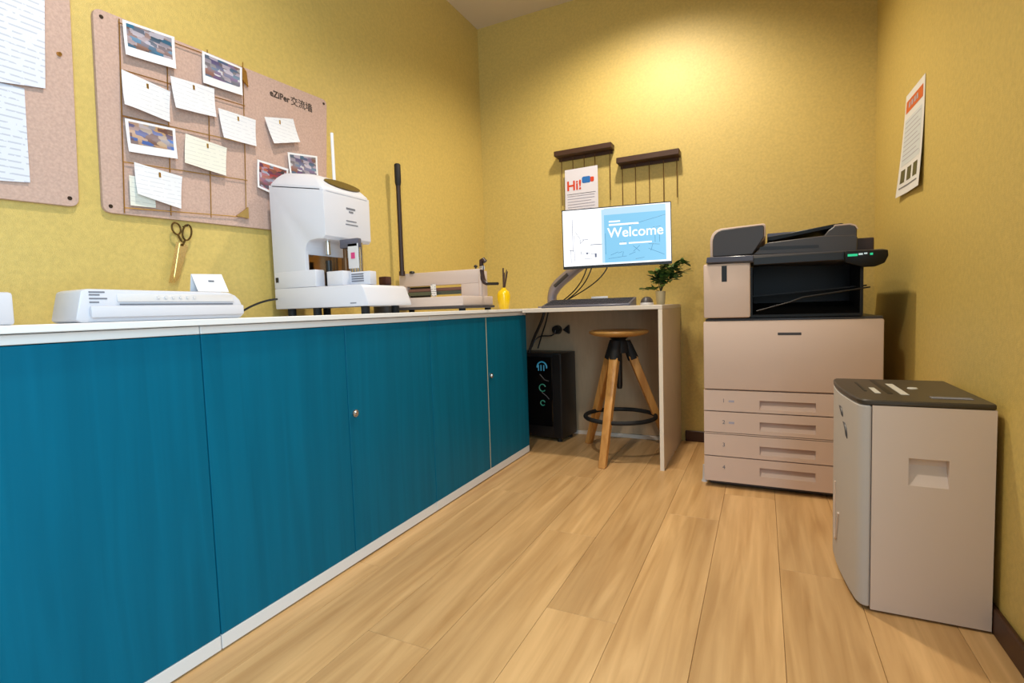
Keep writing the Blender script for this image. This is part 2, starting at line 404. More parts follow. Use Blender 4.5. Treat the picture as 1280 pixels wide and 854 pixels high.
# ------------------------------------------------------------------ cabinets
XD = -1.085
def cabinet(i, y0, knob_side, label, slit):
    y1 = y0 + 0.847
    t = thing('cabinet', label, 'cabinet', (-1.33, (y0+y1)/2, 0), 'teal cabinets under the counter')
    g = 0.0012
    mb = MB()
    mb.box((XL+0.004, y0+g, 0.0), (XD-0.019, y0+0.018, 0.727)); mb.box((XL+0.004, y1-0.018, 0.0), (XD-0.019, y1-g, 0.727))
    mb.box((XL+0.004, y0+0.018, 0.037), (XD-0.019, y1-0.018, 0.055)); mb.box((XL+0.004, y0+0.018, 0.037), (XL+0.012, y1-0.018, 0.709))
    obj('carcass', mb, M_white, t)
    obj('top_rail', MB().box((XD-0.06, y0+g, 0.7102), (XD, y1-g, 0.727), 0.001), M_white, t)
    obj('plinth', MB().box((XD-0.03, y0+g, 0.0045), (XD, y1-g, 0.0369), 0.001), M_white, t)
    m = (y0+y1)/2
    for s in (0, 1):
        a, b_ = (y0+0.0012, m-0.0012) if s == 0 else (m+(0.006 if slit else 0.0015), y1-0.0012)
        d = obj('door', MB().box((XD-0.018, a, 0.0385), (XD, b_, 0.7085), 0.0008), M_door, t)
        if s == knob_side:
            kb = MB().tube([(XD, a+0.022, 0.45), (XD+0.006, a+0.022, 0.45)], 0.011, 16).tube([(XD+0.006, a+0.022, 0.45), (XD+0.010, a+0.022, 0.45)], [0.008, 0.006], 16)
            lk = obj('lock_knob', kb, M_chrome, d); lk['label'] = 'round chrome lock knob'
    if slit:
        e = obj('edge_strip', MB().box((XD-0.019, m-0.0010, 0.0385), (XD-0.001, m+0.0045, 0.7085)), M_edge, t); e['label'] = 'pale beige edge showing in the door gap'
    return t
Y0 = 0.7006
cabinet(0, Y0-0.847, None, 'nearest teal two-door cabinet, partly cut by the left edge of the photo', False)
cabinet(1, Y0, 1, 'middle teal two-door cabinet with a chrome knob beside a dark door gap', False)
cabinet(2, Y0+2*0.4236, 1, 'far teal cabinet with pale beige strip between its doors, beside the desk', True)
ct = obj('countertop', MB().box((XL+0.001, YF+0.6, 0.7285), (XD+0.015, YB-0.002, T), 0.0015), M_top)
tag(ct, 'long white laminate countertop over the teal cabinets along the left wall', 'countertop')

# ------------------------------------------------------------------ desk
XP = -0.3933; YT = 2.3148
t = thing('desk', 'white-topped built-in desk with tall cream side panel and back panel', 'desk', (-0.73, 2.59, 0))
obj('desktop', MB().box((XD+0.0165, YT, 0.7215), (XP, YB-0.002, 0.7405), 0.0015), M_deskedge, t)
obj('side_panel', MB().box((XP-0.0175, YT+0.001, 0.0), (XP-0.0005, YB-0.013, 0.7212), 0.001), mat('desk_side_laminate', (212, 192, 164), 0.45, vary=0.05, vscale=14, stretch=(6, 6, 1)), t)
obj('edge_band', MB().box((XP-0.0177, YT-0.0012, 0.0), (XP-0.0003, YT+0.0009, 0.7212)), mat('pale_edge_band', (240, 226, 206), 0.45), t)
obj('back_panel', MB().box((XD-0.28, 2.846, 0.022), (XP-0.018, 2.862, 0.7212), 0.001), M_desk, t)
obj('base_strip', MB().box((XD-0.28, 2.836, 0.0), (XP-0.018, 2.862, 0.0215), 0.001), M_deskedge, t)

# ------------------------------------------------------------------ felt boards on the left wall
BX = XL + 0.012
def board(quad, label, screws):
    """quad (y,z): bl, br, tr, tl ; rounded by bevel"""
    t = thing('notice_board', label, 'notice board', (XL+0.001, quad[0][0], quad[0][1]))
    b = MB(); bm = b.bm
    pts = []
    n = len(quad)
    for i in range(n):
        p = V((*quad[i], 0)); a = (V((*quad[i-1], 0))-p).normalized(); c = (V((*quad[(i+1) % n], 0))-p).normalized(); r = 0.022
        for q in range(6):
            tt = q/5; pp = (p+a*r)*(1-tt)**2 + p*2*tt*(1-tt) + (p+c*r)*tt**2; pts.append((pp.x, pp.y))
    b.prism(pts, 0, XL+0.001, BX, 0.0008)
    obj('felt_panel', b, M_felt, t)
    for y, z in screws:
        obj('screw', MB().tube([(BX-0.001, y, z), (BX+0.002, y, z)], [0.0055, 0.0045], 12), M_screw, t)
    return t
board([(-0.10, 1.010), (0.719, 1.036), (0.737, 1.590), (-0.10, 1.565)], 'taupe felt notice board with two printed sheets, cut by the left edge', [(0.700, 1.055), (-0.08, 1.030), (0.716, 1.57), (-0.08, 1.545)])
board([(0.772, 1.032), (1.549, 1.058), (1.588, 1.595), (0.785, 1.561)], 'wide taupe felt notice board with photos, cards and a brass wire grid', [(0.790, 1.050), (0.803, 1.543), (1.570, 1.577), (1.530, 1.076)])
t_board = bpy.data.objects['notice_board.001']
text('wall_title', 'eZiPer', 0.031, (BX+0.0008, 1.318, 1.522), (0, 1, 0.02), (0, -0.03, 1), M_txt, t_board, 0.001, bold=0.0006)
text('wall_title', '交流墙', 0.0345, (BX+0.0008, 1.407, 1.523), (0, 1, 0.02), (0, -0.03, 1), M_txt, t_board, 0.001)
# printed sheets on the near board
def paper(name, label, cat, quad, m, curl=0.004, group=None, x=BX+0.0012, pins=None, photo=None, pert=0.0):
    q = [(x, y, z) for y, z in quad]
    cx = sum(p[0] for p in quad)/4; cz = min(p[1] for p in quad)
    o = obj(name, MB().sheet(q, 0.0006, (1, 0, 0), curl, pert=pert), m, origin=(x, cx, cz)); tag(o, label, cat, group)
    return o
paper('printed_sheet', 'upper printed white sheet on the near felt board, cut by the photo top', 'paper', [(0.39, 1.575), (0.685, 1.578), (0.666, 1.309), (0.39, 1.258)], M_print, 0.003, x=BX+0.004)
paper('printed_sheet', 'lower printed white sheet on the near felt board, narrower one', 'paper', [(0.36, 1.283), (0.628, 1.296), (0.622, 1.077), (0.36, 1.046)], M_print, 0.003)
tg = obj('pin', MB().tube([(BX-0.001, 0.703, 1.406), (BX+0.006, 0.703, 1.406)], [0.006, 0.004], 12), M_brass); tag(tg, 'small brass push pin alone on the near felt board', 'pin')
# brass wire grid
gx = BX + 0.004
g = thing('wire_grid', 'brass wire grid hung on the wide felt board behind the photos', 'wire grid', (gx, 1.02, 1.04))
for i in range(4):
    y = 0.832 + i*0.1235
    obj('wire', MB().tube([(gx, y-0.012, 1.036+0.012*i), (gx, y+0.012, 1.556+0.012*i)], 0.0016, 6), M_brass, g)
for j in range(5):
    z = 1.052 + j*0.1235
    obj('wire', MB().tube([(gx+0.003, 0.820+0.005*j, z-0.002), (gx+0.003, 1.196+0.005*j, z+0.026)], 0.0016, 6), M_brass, g)
obj('corner_clip', MB().prism([(1.150, 1.076), (1.196, 1.074), (1.196, 1.112)], 0, gx+0.002, gx+0.007), M_brass, g)
obj('corner_clip', MB().prism([(1.205, 1.53), (1.226, 1.515), (1.222, 1.565), (1.207, 1.575)], 0, gx+0.002, gx+0.006), M_brass, g)
# cards & instant photos
cx_ = gx + 0.007
def card(label, quad, m=M_hand, curl=0.010, pert=0.004):
    o = paper('note_card', label, 'card', quad, m, curl, 'handwritten cards on the felt board', cx_, pert=pert)
    ty = (quad[0][0]+quad[1][0])/2; tz = (quad[0][1]+quad[1][1])/2 - 0.012
    obj('mini_clip', MB().box((cx_+0.0008, ty-0.003, tz-0.010), (cx_+0.0035, ty+0.003, tz+0.004), 0.001), M_brass, o)
def photo(label, quad, m, curl=0.006, bottom=0.26, x=None):
    x = x or cx_
    o = paper('instant_photo', label, 'photo', quad, M_paper, curl, 'photo prints on the felt board', x)
    tl, tr, br, bl = [V((0, *p)) for p in quad]
    def at(u, v):
        p = (tl*(1-u)+tr*u)*(1-v) + (bl*(1-u)+br*u)*v; lift = curl*(v**2)*(0.6+0.8*abs(u-0.45))
        return (x+0.0007+lift, p.y, p.z)
    b = bmesh.new(); N = 6
    mb = MB(); vs = [[mb.bm.verts.new(at(0.06+0.88*i/N, 0.07+(1-bottom-0.07)*j/N)) for i in range(N+1)] for j in range(N+1)]
    for j in range(N):
        for i in range(N): mb.bm.faces.new((vs[j][i], vs[j+1][i], vs[j+1][i+1], vs[j][i+1]))
    im = obj('photo_image', mb, m, o); b.free()
    return o
photo('instant photo top left on the wide felt board, blue desk at its left', [(0.848, 1.555), (0.986, 1.570), (0.981, 1.476), (0.847, 1.462)], M_ph1)
photo('instant photo of a pale room at the top middle of the wide felt board', [(1.069, 1.566), (1.205, 1.569), (1.196, 1.475), (1.062, 1.467)], M_ph2)
photo('instant photo with bright blue patch, third down at left of felt board', [(0.835, 1.291), (0.969, 1.302), (0.967, 1.214), (0.836, 1.202)], M_ph3)
photo('red-toned group photo print beside the binding machine, left of another photo', [(1.242, 1.280), (1.370, 1.277), (1.353, 1.160), (1.232, 1.184)], M_ph4, bottom=0.08)
photo('small photo print peeking out above the white binding machine', [(1.371, 1.337), (1.511, 1.357), (1.506, 1.262), (1.373, 1.240)], M_ph2, bottom=0.22)
card('curled white card just under the top left instant photo', [(0.836, 1.420), (0.963, 1.406), (0.954, 1.316), (0.828, 1.322)], pert=0.010)
card('white card with ruled lines directly left-below the pale room photo', [(0.966, 1.452), (1.101, 1.464), (1.097, 1.374), (0.968, 1.360)])
card('white card right of the ruled one, in the middle of the felt board', [(1.110, 1.408), (1.245, 1.412), (1.236, 1.321), (1.114, 1.315)])
card('cream card right of the photo with the bright blue patch', [(0.999, 1.297), (1.131, 1.289), (1.117, 1.197), (0.983, 1.206)], M_hand2)
card('lowest white card on the felt board, with a second card tucked behind it', [(0.850, 1.178), (0.980, 1.166), (0.966, 1.069), (0.846, 1.090)])
o = paper('note_card', 'yellowish card corner tucked behind the lowest white card', 'card', [(0.836, 1.140), (0.90, 1.140), (0.90, 1.062), (0.834, 1.058)], M_hand2, 0.0, 'handwritten cards on the felt board', cx_-0.0025)
card('tilted white card under the dark title lettering, right part of the board', [(1.281, 1.434), (1.405, 1.465), (1.425, 1.386), (1.304, 1.348)])

# ------------------------------------------------------------------ scissors on a hook
t = thing('scissors', 'gold scissors with dark loop handles hanging on the wall above the laminator', 'scissors', (-1.56, 0.955, 0.86))
sx = XL + 0.018
def loop(c, ry, rz, rot, n=22):
    pts = []
    for i in range(n+1):
        a = 2*math.pi*i/n; y, z = ry*math.cos(a), rz*math.sin(a)
        pts.append((sx, c[0]+y*math.cos(rot)-z*math.sin(rot), c[1]+y*math.sin(rot)+z*math.cos(rot)))
    return pts
M_scissor = mat('dark_bronze_handle', (96, 72, 34), 0.35, 0.8)
M_blade = mat('polished_gold_blade', (236, 216, 160), 0.18, 0.9)
obj('handle', MB().tube(loop((0.955, 1.011), 0.0125, 0.017, 0.2), 0.0026, 8, False).tube([(sx, 0.958, 0.994), (sx, 0.972, 0.966)], 0.003, 8), M_scissor, t)
obj('handle', MB().tube(loop((0.986, 1.003), 0.013, 0.024, -0.25), 0.0026, 8, False).tube([(sx+0.002, 0.978, 0.981), (sx+0.002, 0.968, 0.962)], 0.003, 8), M_scissor, t)
obj('blade', MB().prism([(0.953, 0.972), (0.970, 0.966), (0.932, 0.852), (0.922, 0.850)], 0, sx-0.001, sx+0.001), M_blade, t)
obj('blade', MB().prism([(0.962, 0.974), (0.984, 0.962), (0.950, 0.864), (0.934, 0.850)], 0, sx+0.001, sx+0.003), M_blade, t)
obj('pivot_screw', MB().tube([(sx-0.002, 0.966, 0.964), (sx+0.005, 0.966, 0.964)], 0.004, 10), M_scissor, t)
hk = obj('wall_hook', MB().tube([(XL, 0.986, 1.022), (sx+0.004, 0.986, 1.022), (sx+0.006, 0.986, 1.027)], 0.0018, 6), M_screw); tag(hk, 'tiny dark nail hook carrying the gold scissors', 'hook')

# ------------------------------------------------------------------ white box at left edge, laminator, tent card
o = obj('white_box', MB().box((-1.46, 0.24, T), (-1.30, 0.478, 0.806), 0.006, 2), M_ivory); tag(o, 'plain white box on the counter cut by the left photo edge', 'box')
t = thing('laminator', 'low wide white laminator on the counter below the gold scissors', 'laminator', (-1.35, 0.775, T))
lp = [(0.575, T+0.006), (0.585, T), (0.955, T), (0.966, T+0.008), (0.966, T+0.030), (0.958, T+0.050), (0.945, T+0.062), (0.925, T+0.070), (0.60, T+0.073), (0.588, T+0.068)]
obj('body', MB().prism(lp, 0, -1.405, -1.300, 0.004, 2), M_ivory, t)
obj('front_lip', MB().box((-1.3005, 0.60, T+0.010), (-1.290, 0.962, T+0.036), 0.004, 2), M_ivory, t)
obj('feed_slot', MB().box((-1.302, 0.66, T+0.0375), (-1.2985, 0.935, T+0.0405)), M_grey, t)
obj('output_cover', MB().prism([(-1.302, T+0.045), (-1.296, T+0.045), (-1.300, T+0.064), (-1.306, T+0.066)], 1, 0.655, 0.938, 0.001), M_ivory2, t)
for i in range(6):
    obj('button', MB().tube([(-1.300, 0.742+i*0.0175, T+0.055), (-1.2955, 0.742+i*0.0175, T+0.0555)], 0.0035, 10), M_ivory2, t)
for z, l in ((0.066, 0.030), (0.060, 0.020), (0.052, 0.034), (0.044, 0.018)):
    obj('printed_mark', MB().box((-1.3005, 0.602, T+z-0.0015), (-1.2992, 0.602+l, T+z+0.0015)), M_grey, t)
# tent card on the laminator
t = thing('tent_card', 'small white folded tent card standing on the laminator', 'card', (-1.34, 0.90, T+0.073))
obj('front_leaf', MB().sheet([(-1.340, 0.852, T+0.118), (-1.340, 0.936, T+0.121), (-1.325, 0.944, T+0.0722), (-1.325, 0.858, T+0.0722)], 0.0008, (1, 0, 0.3)), M_paper, t)
obj('rear_leaf', MB().sheet([(-1.341, 0.852, T+0.118), (-1.341, 0.936, T+0.121), (-1.358, 0.944, T+0.0722), (-1.358, 0.858, T+0.0722)], 0.0008, (-1, 0, 0.3)), M_paper, t)
obj('printed_mark', MB().box((-1.3335, 0.893, T+0.099), (-1.3315, 0.908, T+0.103)), M_grey, t)

# ------------------------------------------------------------------ binding machine (C-shaped)
t = thing('binding_machine', 'tall white binding machine with dark top window and white rod', 'binding machine', (-1.31, 1.36, T))
yA, yB_ = 1.25, 1.47
obj('base', MB().prism([(-1.515, 0.767), (-1.10, 0.767), (-1.104, 0.782), (-1.122, 0.828), (-1.130, 0.835), (-1.515, 0.838)], 1, yA, yB_, 0.004, 2), M_ivory, t)
hp = [(-1.515, 0.965), (-1.50, 0.955)]
col = [(-1.515, 0.838), (-1.362, 0.838), (-1.362, 0.93)]
for k in range(7):
    a = math.radians(180-90*k/6); col.append((-1.332+0.030*math.cos(a), 0.945+0.045*math.sin(a)))
def lipz(x): return 1.150 + (-1.268 - x)*0.17
prof = col + [(-1.330, 0.9905), (-1.300, 0.992), (-1.278, 0.99), (-1.268, 1.000), (-1.268, 1.148), (-1.515, 1.190)]
obj('body', MB().prism(prof, 1, yA+0.002, yB_-0.002, 0.012, 3), M_ivory, t)
# domed lid: rings from the lip inwards
mb = MB(); rings = []
for ins, up in ((0.0, -0.006), (0.0, 0.003), (0.005, 0.007), (0.027, 0.024), (0.052, 0.036), (0.068, 0.0405), (0.085, 0.042)):
    rr = rrect(-1.515+ins*0.35, yA+0.002+ins*0.55, -1.267-ins, yB_-0.002-ins*0.45, 0.016+ins*0.12, 4)
    rings.append([mb.bm.verts.new((x, y, lipz(x)+up+(ins*0.10))) for x, y in rr])
for a, b_ in zip(rings, rings[1:]):
    n = len(a)
    for k in range(n): mb.bm.faces.new((a[k], a[(k+1) % n], b_[(k+1) % n], b_[k]))
mb.bm.faces.new(rings[-1]); mb.bm.faces.new(list(reversed(rings[0])))
bmesh.ops.recalc_face_normals(mb.bm, faces=mb.bm.faces)
obj('lid', mb, M_ivory, t, smooth=70)
P0 = V((-1.2725, 0, lipz(-1.272)+0.0095)); P1 = V((-1.319, 0, lipz(-1.319)+0.0435)); nl = (P1-P0).cross(V((0, 1, 0))).normalized()
if nl.z < 0: nl = -nl
mb = MB(); v0, v1 = [], []
for k in range(28):
    a = 2*math.pi*k/28; u, v = 0.5+0.40*math.sin(a), math.cos(a)
    p = P0.lerp(P1, u); y = (yA+yB_)/2 + 0.008 + 0.082*v
    v0.append(mb.bm.verts.new((p.x+nl.x*0.0045, y, p.z+nl.z*0.0045))); v1.append(mb.bm.verts.new((p.x-nl.x*0.004, y, p.z-nl.z*0.004)))
mb.bm.faces.new(v0); mb.bm.faces.new(list(reversed(v1)))
for k in range(28): mb.bm.faces.new((v0[k], v1[k], v1[(k+1) % 28], v0[(k+1) % 28]))
bmesh.ops.recalc_face_normals(mb.bm, faces=mb.bm.faces)
ow = obj('top_window', mb, mat('amber_smoked_window', (92, 74, 34), 0.25), t); ow['label'] = 'dark amber window set in the sloping lid'
obj('tube_rod', MB().tube([(-1.415, 1.455, 1.19), (-1.415, 1.455, 1.405)], 0.0058, 12), M_paper, t)
for ya_, yb__, za_, zb_ in ((1.352, 1.394, 1.098, 1.104), (1.364, 1.384, 1.088, 1.093), (1.350, 1.398, 1.058, 1.061), (1.346, 1.404, 1.046, 1.049)):
    obj('brand_mark', MB().box((-1.2685, ya_, za_), (-1.2668, yb__, zb_)), M_grey, t)
obj('mirror_plate', MB().box((-1.3635, yA+0.015, 0.845), (-1.3595, yB_-0.015, 0.945)), mat('bronze_mirror', (150, 120, 90), 0.15, 1.0), t)
obj('punch_post', MB().tube([(-1.318, 1.31, 0.838), (-1.318, 1.31, 0.885), (-1.318, 1.31, 0.886), (-1.318, 1.31, 0.925)], [0.014, 0.014, 0.010, 0.010], 14), M_black, t)
obj('punch_post', MB().tube([(-1.318, 1.31, 0.945), (-1.318, 1.31, 0.995)], 0.009, 12), M_chrome, t)
obj('punch_post', MB().tube([(-1.262, 1.33, 0.838), (-1.262, 1.33, 0.93), (-1.262, 1.33, 0.931), (-1.262, 1.33, 0.99)], [0.012, 0.012, 0.007, 0.007], 14), mat('bronze_post', (96, 66, 40), 0.35, 0.6), t)
for i in range(7):
    obj('guide_pin', MB().tube([(-1.340+0.013*i, 1.41, 0.838), (-1.340+0.013*i, 1.41, 0.99)], 0.0042, 8), M_chrome, t)
obj('power_cord', MB().tube(bez((-1.46, 1.055, T+0.004), (-1.47, 1.10, T+0.03), (-1.47, 1.16, T+0.055), (-1.50, 1.245, T+0.060)), 0.0035, 8), M_black, t)
obj('paper_table', MB().box((-1.512, yA, 0.8365), (-1.318, yA+0.04, 0.893), 0.004, 2), M_ivory, t)
obj('chip_box', MB().box((-1.285, 1.265, 0.8365), (-1.215, 1.305, 0.884), 0.003, 2), M_ivory, t)
cb = obj('control_box', MB().box((-1.226, 1.30, 0.8365), (-1.134, 1.332, 0.880), 0.003, 2), M_ivory, t)
for i in range(4):
    obj('louver', MB().box((-1.210, 1.2985, 0.848+i*0.0075), (-1.160, 1.3005, 0.851+i*0.0075)), M_slate, cb)
hl = obj('hanging_label', MB().box((-1.236, 1.315, 0.893), (-1.192, 1.3175, 0.975), 0.001), M_ivory2, t)
obj('pink_mark', MB().box((-1.222, 1.3135, 0.925), (-1.206, 1.3155, 0.945)), mat('magenta_print', (200, 60, 120), 0.5), hl)
obj('label_bracket', MB().box((-1.272, 1.315, 0.962), (-1.192, 1.335, 0.992), 0.004, 2), M_slate, t)
obj('base_mark', MB().box((-1.175, yA-0.0008, 0.776), (-1.150, yA+0.001, 0.779)), M_grey, t)
obj('side_socket', MB().box((-1.505, yA-0.001, 0.858), (-1.492, yA+0.001, 0.875)), M_black, t)
for x, y in ((-1.47, 1.28), (-1.35, 1.28), (-1.15, 1.29), (-1.47, 1.44), (-1.15, 1.44)):
    obj('foot', MB().tube([(x, y, T), (x, y, 0.769)], 0.014, 12), M_matte, t)

# ------------------------------------------------------------------ dome-lidded desk punch behind
t = thing('desk_stamp', 'small black domed stamp with square knob behind the binding machine base', 'stamp', (-1.42, 1.72, T))
obj('dome', MB().lathe([(0.052, 0.0), (0.054, 0.07), (0.050, 0.100), (0.036, 0.112), (0.014, 0.118), (0, 0.119)], (-1.42, 1.72, T), 28), M_black, t)
obj('knob', MB().box((-1.439, 1.701, T+0.117), (-1.401, 1.739, T+0.152), 0.004, 2), mat('dark_red_brown_knob', (62, 30, 24), 0.4), t)
# ------------------------------------------------------------------ stack paper cutter
t = thing('paper_cutter', 'grey-beige stack paper cutter with long black lever and crank', 'paper cutter', (-1.32, 2.02, T))
M_cut = mat('warm_grey_enamel', (208, 190, 180), 0.45)
obj('bed', MB().box((-1.545, 1.80, 0.763), (-1.093, 2.06, 0.803), 0.003, 2), M_cut, t)
obj('bed_rail', MB().box((-1.548, 1.798, 0.752), (-1.087, 2.065, 0.7625), 0.002), M_charc, t)
mb = MB()
mb.box((-1.555, 1.985, 0.862), (-1.117, 2.02, 0.924), 0.003, 2); mb.box((-1.213, 1.985, 0.803), (-1.117, 2.02, 0.8625), 0.003, 2); mb.box((-1.555, 1.985, 0.803), (-1.515, 2.02, 0.8625), 0.003, 2)
obj('gantry', mb, M_cut, t)
obj('side_plate', MB().box((-1.1165, 1.975, 0.803), (-1.102, 2.03, 0.915), 0.003, 2), M_cut, t)
obj('clamp_bar', MB().box((-1.512, 1.995, 0.835), (-1.216, 2.012, 0.850), 0.002), mat('brown_clamp', (120, 84, 74), 0.5), t)
obj('blade', MB().box((-1.512, 1.990, 0.818), (-1.216, 1.994, 0.8345)), mat('grey_green_steel', (110, 122, 116), 0.3, 0.7), t)
obj('dark_recess', MB().box((-1.512, 2.012, 0.804), (-1.40, 2.02, 0.860)), M_black, t)
tg_ = obj('hang_tag', MB().sheet([(-1.372, 1.978, 0.866), (-1.343, 1.978, 0.868), (-1.336, 1.972, 0.812), (-1.362, 1.972, 0.810)], 0.0008, (0, -1, 0)), lines_mat('tag_print', (236, 234, 232), (100, 105, 120), 0.010, 0.4, 0.7, wscale=150), t); tg_['label'] = 'small white printed tag'
obj('lever', MB().tube([(-1.520, 1.965, 0.925), (-1.520, 1.965, 1.33)], 0.0105, 12).tube([(-1.520, 1.965, 0.915), (-1.520, 1.965, 0.935)], 0.014, 12), mat('black_brown_lever', (44, 26, 20), 0.5), t)
obj('lever_grip', MB().tube([(-1.520, 1.965, 1.33), (-1.520, 1.965, 1.345), (-1.520, 1.965, 1.425), (-1.520, 1.965, 1.430)], [0.011, 0.0145, 0.0145, 0.011], 14), M_matte, t)
obj('lever_pivot', MB().lathe([(0.012, 0), (0.014, 0.004), (0.010, 0.010)], (-1.478, 1.985, 0.9235), 14), M_black, t)
obj('adjust_knob', MB().tube([(-1.142, 2.0, 0.924), (-1.142, 2.0, 0.934)], 0.004, 8).lathe([(0.008, 0), (0.009, 0.005), (0.005, 0.010), (0, 0.011)], (-1.142, 2.0, 0.932), 12), M_black, t)
ck = MB().tube([(-1.102, 1.985, 0.918), (-1.086, 1.985, 0.918)], 0.010, 12)
crk = [(-1.080, 1.975, 0.950), (-1.088, 1.975, 0.960), (-1.098, 1.975, 0.955), (-1.099, 1.975, 0.930), (-1.096, 1.975, 0.900), (-1.094, 1.975, 0.878), (-1.086, 1.975, 0.862), (-1.074, 1.975, 0.855)]
mbk = MB().tube(crk, [0.010, 0.011, 0.011, 0.010, 0.009, 0.011, 0.010, 0.008], 10)
ckr = obj('crank_arm', mbk, mat('dark_brown_crank', (48, 26, 22), 0.4), t)
obj('crank_handle', MB().tube([(-1.074, 1.975, 0.855), (-1.020, 1.975, 0.853)], 0.0065, 10), M_black, ckr)
obj('crank_hub', MB().tube([(-1.104, 1.975, 0.925), (-1.090, 1.975, 0.925)], 0.012, 14).tube([(-1.104, 1.975, 0.895), (-1.092, 1.975, 0.895)], 0.008, 12), M_chrome, t)
for x, y in ((-1.53, 1.82), (-1.11, 1.82), (-1.53, 2.04), (-1.11, 2.04)):
    obj('foot', MB().tube([(x, y, T), (x, y, 0.753)], 0.014, 12), M_matte, t)

# ------------------------------------------------------------------ yellow reed diffuser
t = thing('reed_vase', 'glossy yellow vase holding dark reed sticks at the counter corner', 'vase', (-1.275, 2.53, T))
vz = V((-1.275, 2.53, T))
obj('vase', MB().lathe([(0.024, 0), (0.027, 0.004), (0.031, 0.03), (0.036, 0.062), (0.036, 0.080), (0.030, 0.097), (0.020, 0.106), (0.014, 0.110), (0.013, 0.118), (0.011, 0.118), (0.011, 0.10), (0, 0.10)], vz, 28), M_yel, t)
for dx, dy, h in ((0.002, 0.0, 0.225), (0.020, 0.005, 0.215), (-0.004, 0.01, 0.222), (0.030, -0.004, 0.205), (0.014, -0.008, 0.20)):
    obj('reed', MB().tube([vz+V((dx*0.1, dy*0.1, 0.09)), vz+V((dx, dy, h))], 0.0026 if dx > 0.003 else 0.004, 6), M_dkbrown, t)

# ------------------------------------------------------------------ monitor on arm
A = V((-0.895, 2.45)); B = V((-0.385, 2.55))
xd = (B-A).normalized(); Wm = (B-A).length; Hm = 0.2915
tl_ = V((A.x, A.y, 1.222)); 
ex = V((xd.x, xd.y, 0.006)).normalized(); nrm = V((xd.y, -xd.x, 0)).normalized(); ez = nrm.cross(ex) * -1
if ez.z < 0: ez = -ez
ctr = V((A.x, A.y, 0.931)) 
XM = Matrix(((ex.x, nrm.x*-1, ez.x, ctr.x), (ex.y, -nrm.y, ez.y, ctr.y), (ex.z, -nrm.z, ez.z, ctr.z), (0, 0, 0, 1)))
# local frame: x across the screen, -y out of the screen towards the viewer, z up
t = thing('monitor', 'wide thin monitor on a grey arm showing a blue Welcome slide', 'monitor', (-1.03, 2.62, 0.7405), xf=XM)
obj('casing', MB().box((0, 0.004, 0), (Wm, 0.022, Hm), 0.003), M_black, t)
obj('bezel', MB().box((0, -0.002, 0), (Wm, 0.0045, 0.013)).box((0, -0.002, Hm-0.004), (Wm, 0.0045, Hm)).box((0, -0.002, 0.012), (0.0035, 0.0045, Hm-0.003)).box((Wm-0.0035, -0.002, 0.012), (Wm, 0.0045, Hm-0.003)), M_black, t)
obj('rear_hub', MB().box((Wm*0.30, 0.0215, 0.06), (Wm*0.62, 0.045, 0.22), 0.006), M_charc, t)
sc = obj('screen', MB().box((0.0035, 0.001, 0.013), (Wm-0.0035, 0.005, Hm-0.004)), M_scr_w, t)
sw, sh, sx0, sz0 = Wm-0.007, Hm-0.017, 0.0035, 0.013
def S(u0, v0, u1, v1, y=0.0006): return ((sx0+u0*sw, y-0.0004, sz0+v0*sh), (sx0+u1*sw, y, sz0+v1*sh))
obj('blue_panel', MB().box(*S(0.395, 0.03, 0.958, 0.97)), M_scr_b, sc)
obj('pale_band', MB().box(*S(0.395, 0.87, 0.958, 0.985, 0.0002)).box(*S(0.37, 0.03, 0.395, 0.97, 0.0002)), M_scr_l, sc)
text('welcome_text', 'Welcome', 0.066, (sx0+0.425*sw, -0.0014, sz0+0.47*sh), (1, 0, 0), (0, 0, 1), M_scr_w, sc, 0.0004, bold=0.0007)
obj('small_text_bar', MB().box(*S(0.44, 0.735, 0.545, 0.760, 0)).box(*S(0.44, 0.675, 0.715, 0.705, 0)), M_scr_w, sc)
obj('small_text_bar', MB().box(*S(0.535, 0.335, 0.60, 0.365, 0)).box(*S(0.62, 0.34, 0.83, 0.365, 0)), M_scr_w, sc)
sk = MB()
for (a, b_, c_, d_) in ((0.09, 0.25, 0.094, 0.84), (0.105, 0.08, 0.108, 0.55), (0.07, 0.06, 0.074, 0.30), (0.055, 0.28, 0.10, 0.288), (0.16, 0.40, 0.165, 0.47), (0.17, 0.46, 0.24, 0.468), (0.26, 0.36, 0.37, 0.372), (0.17, 0.20, 0.175, 0.26), (0.18, 0.215, 0.25, 0.222), (0.22, 0.20, 0.235, 0.235), (0.30, 0.14, 0.318, 0.21), (0.26, 0.20, 0.30, 0.206), (0.20, 0.12, 0.28, 0.126)):
    sk.box(*S(a, b_, c_, d_))
for (a, b_, c_, d_) in ((0.115, 0.62, 0.165, 0.48), (0.165, 0.40, 0.20, 0.46)):
    p, q = S(a, b_, a, b_)[0], S(c_, d_, c_, d_)[0]; sk.tube([(p[0], 0.0004, p[2]), (q[0], 0.0004, q[2])], 0.0009, 4)
obj('sketch_lines', sk, M_scr_g, sc)
sk2 = MB()
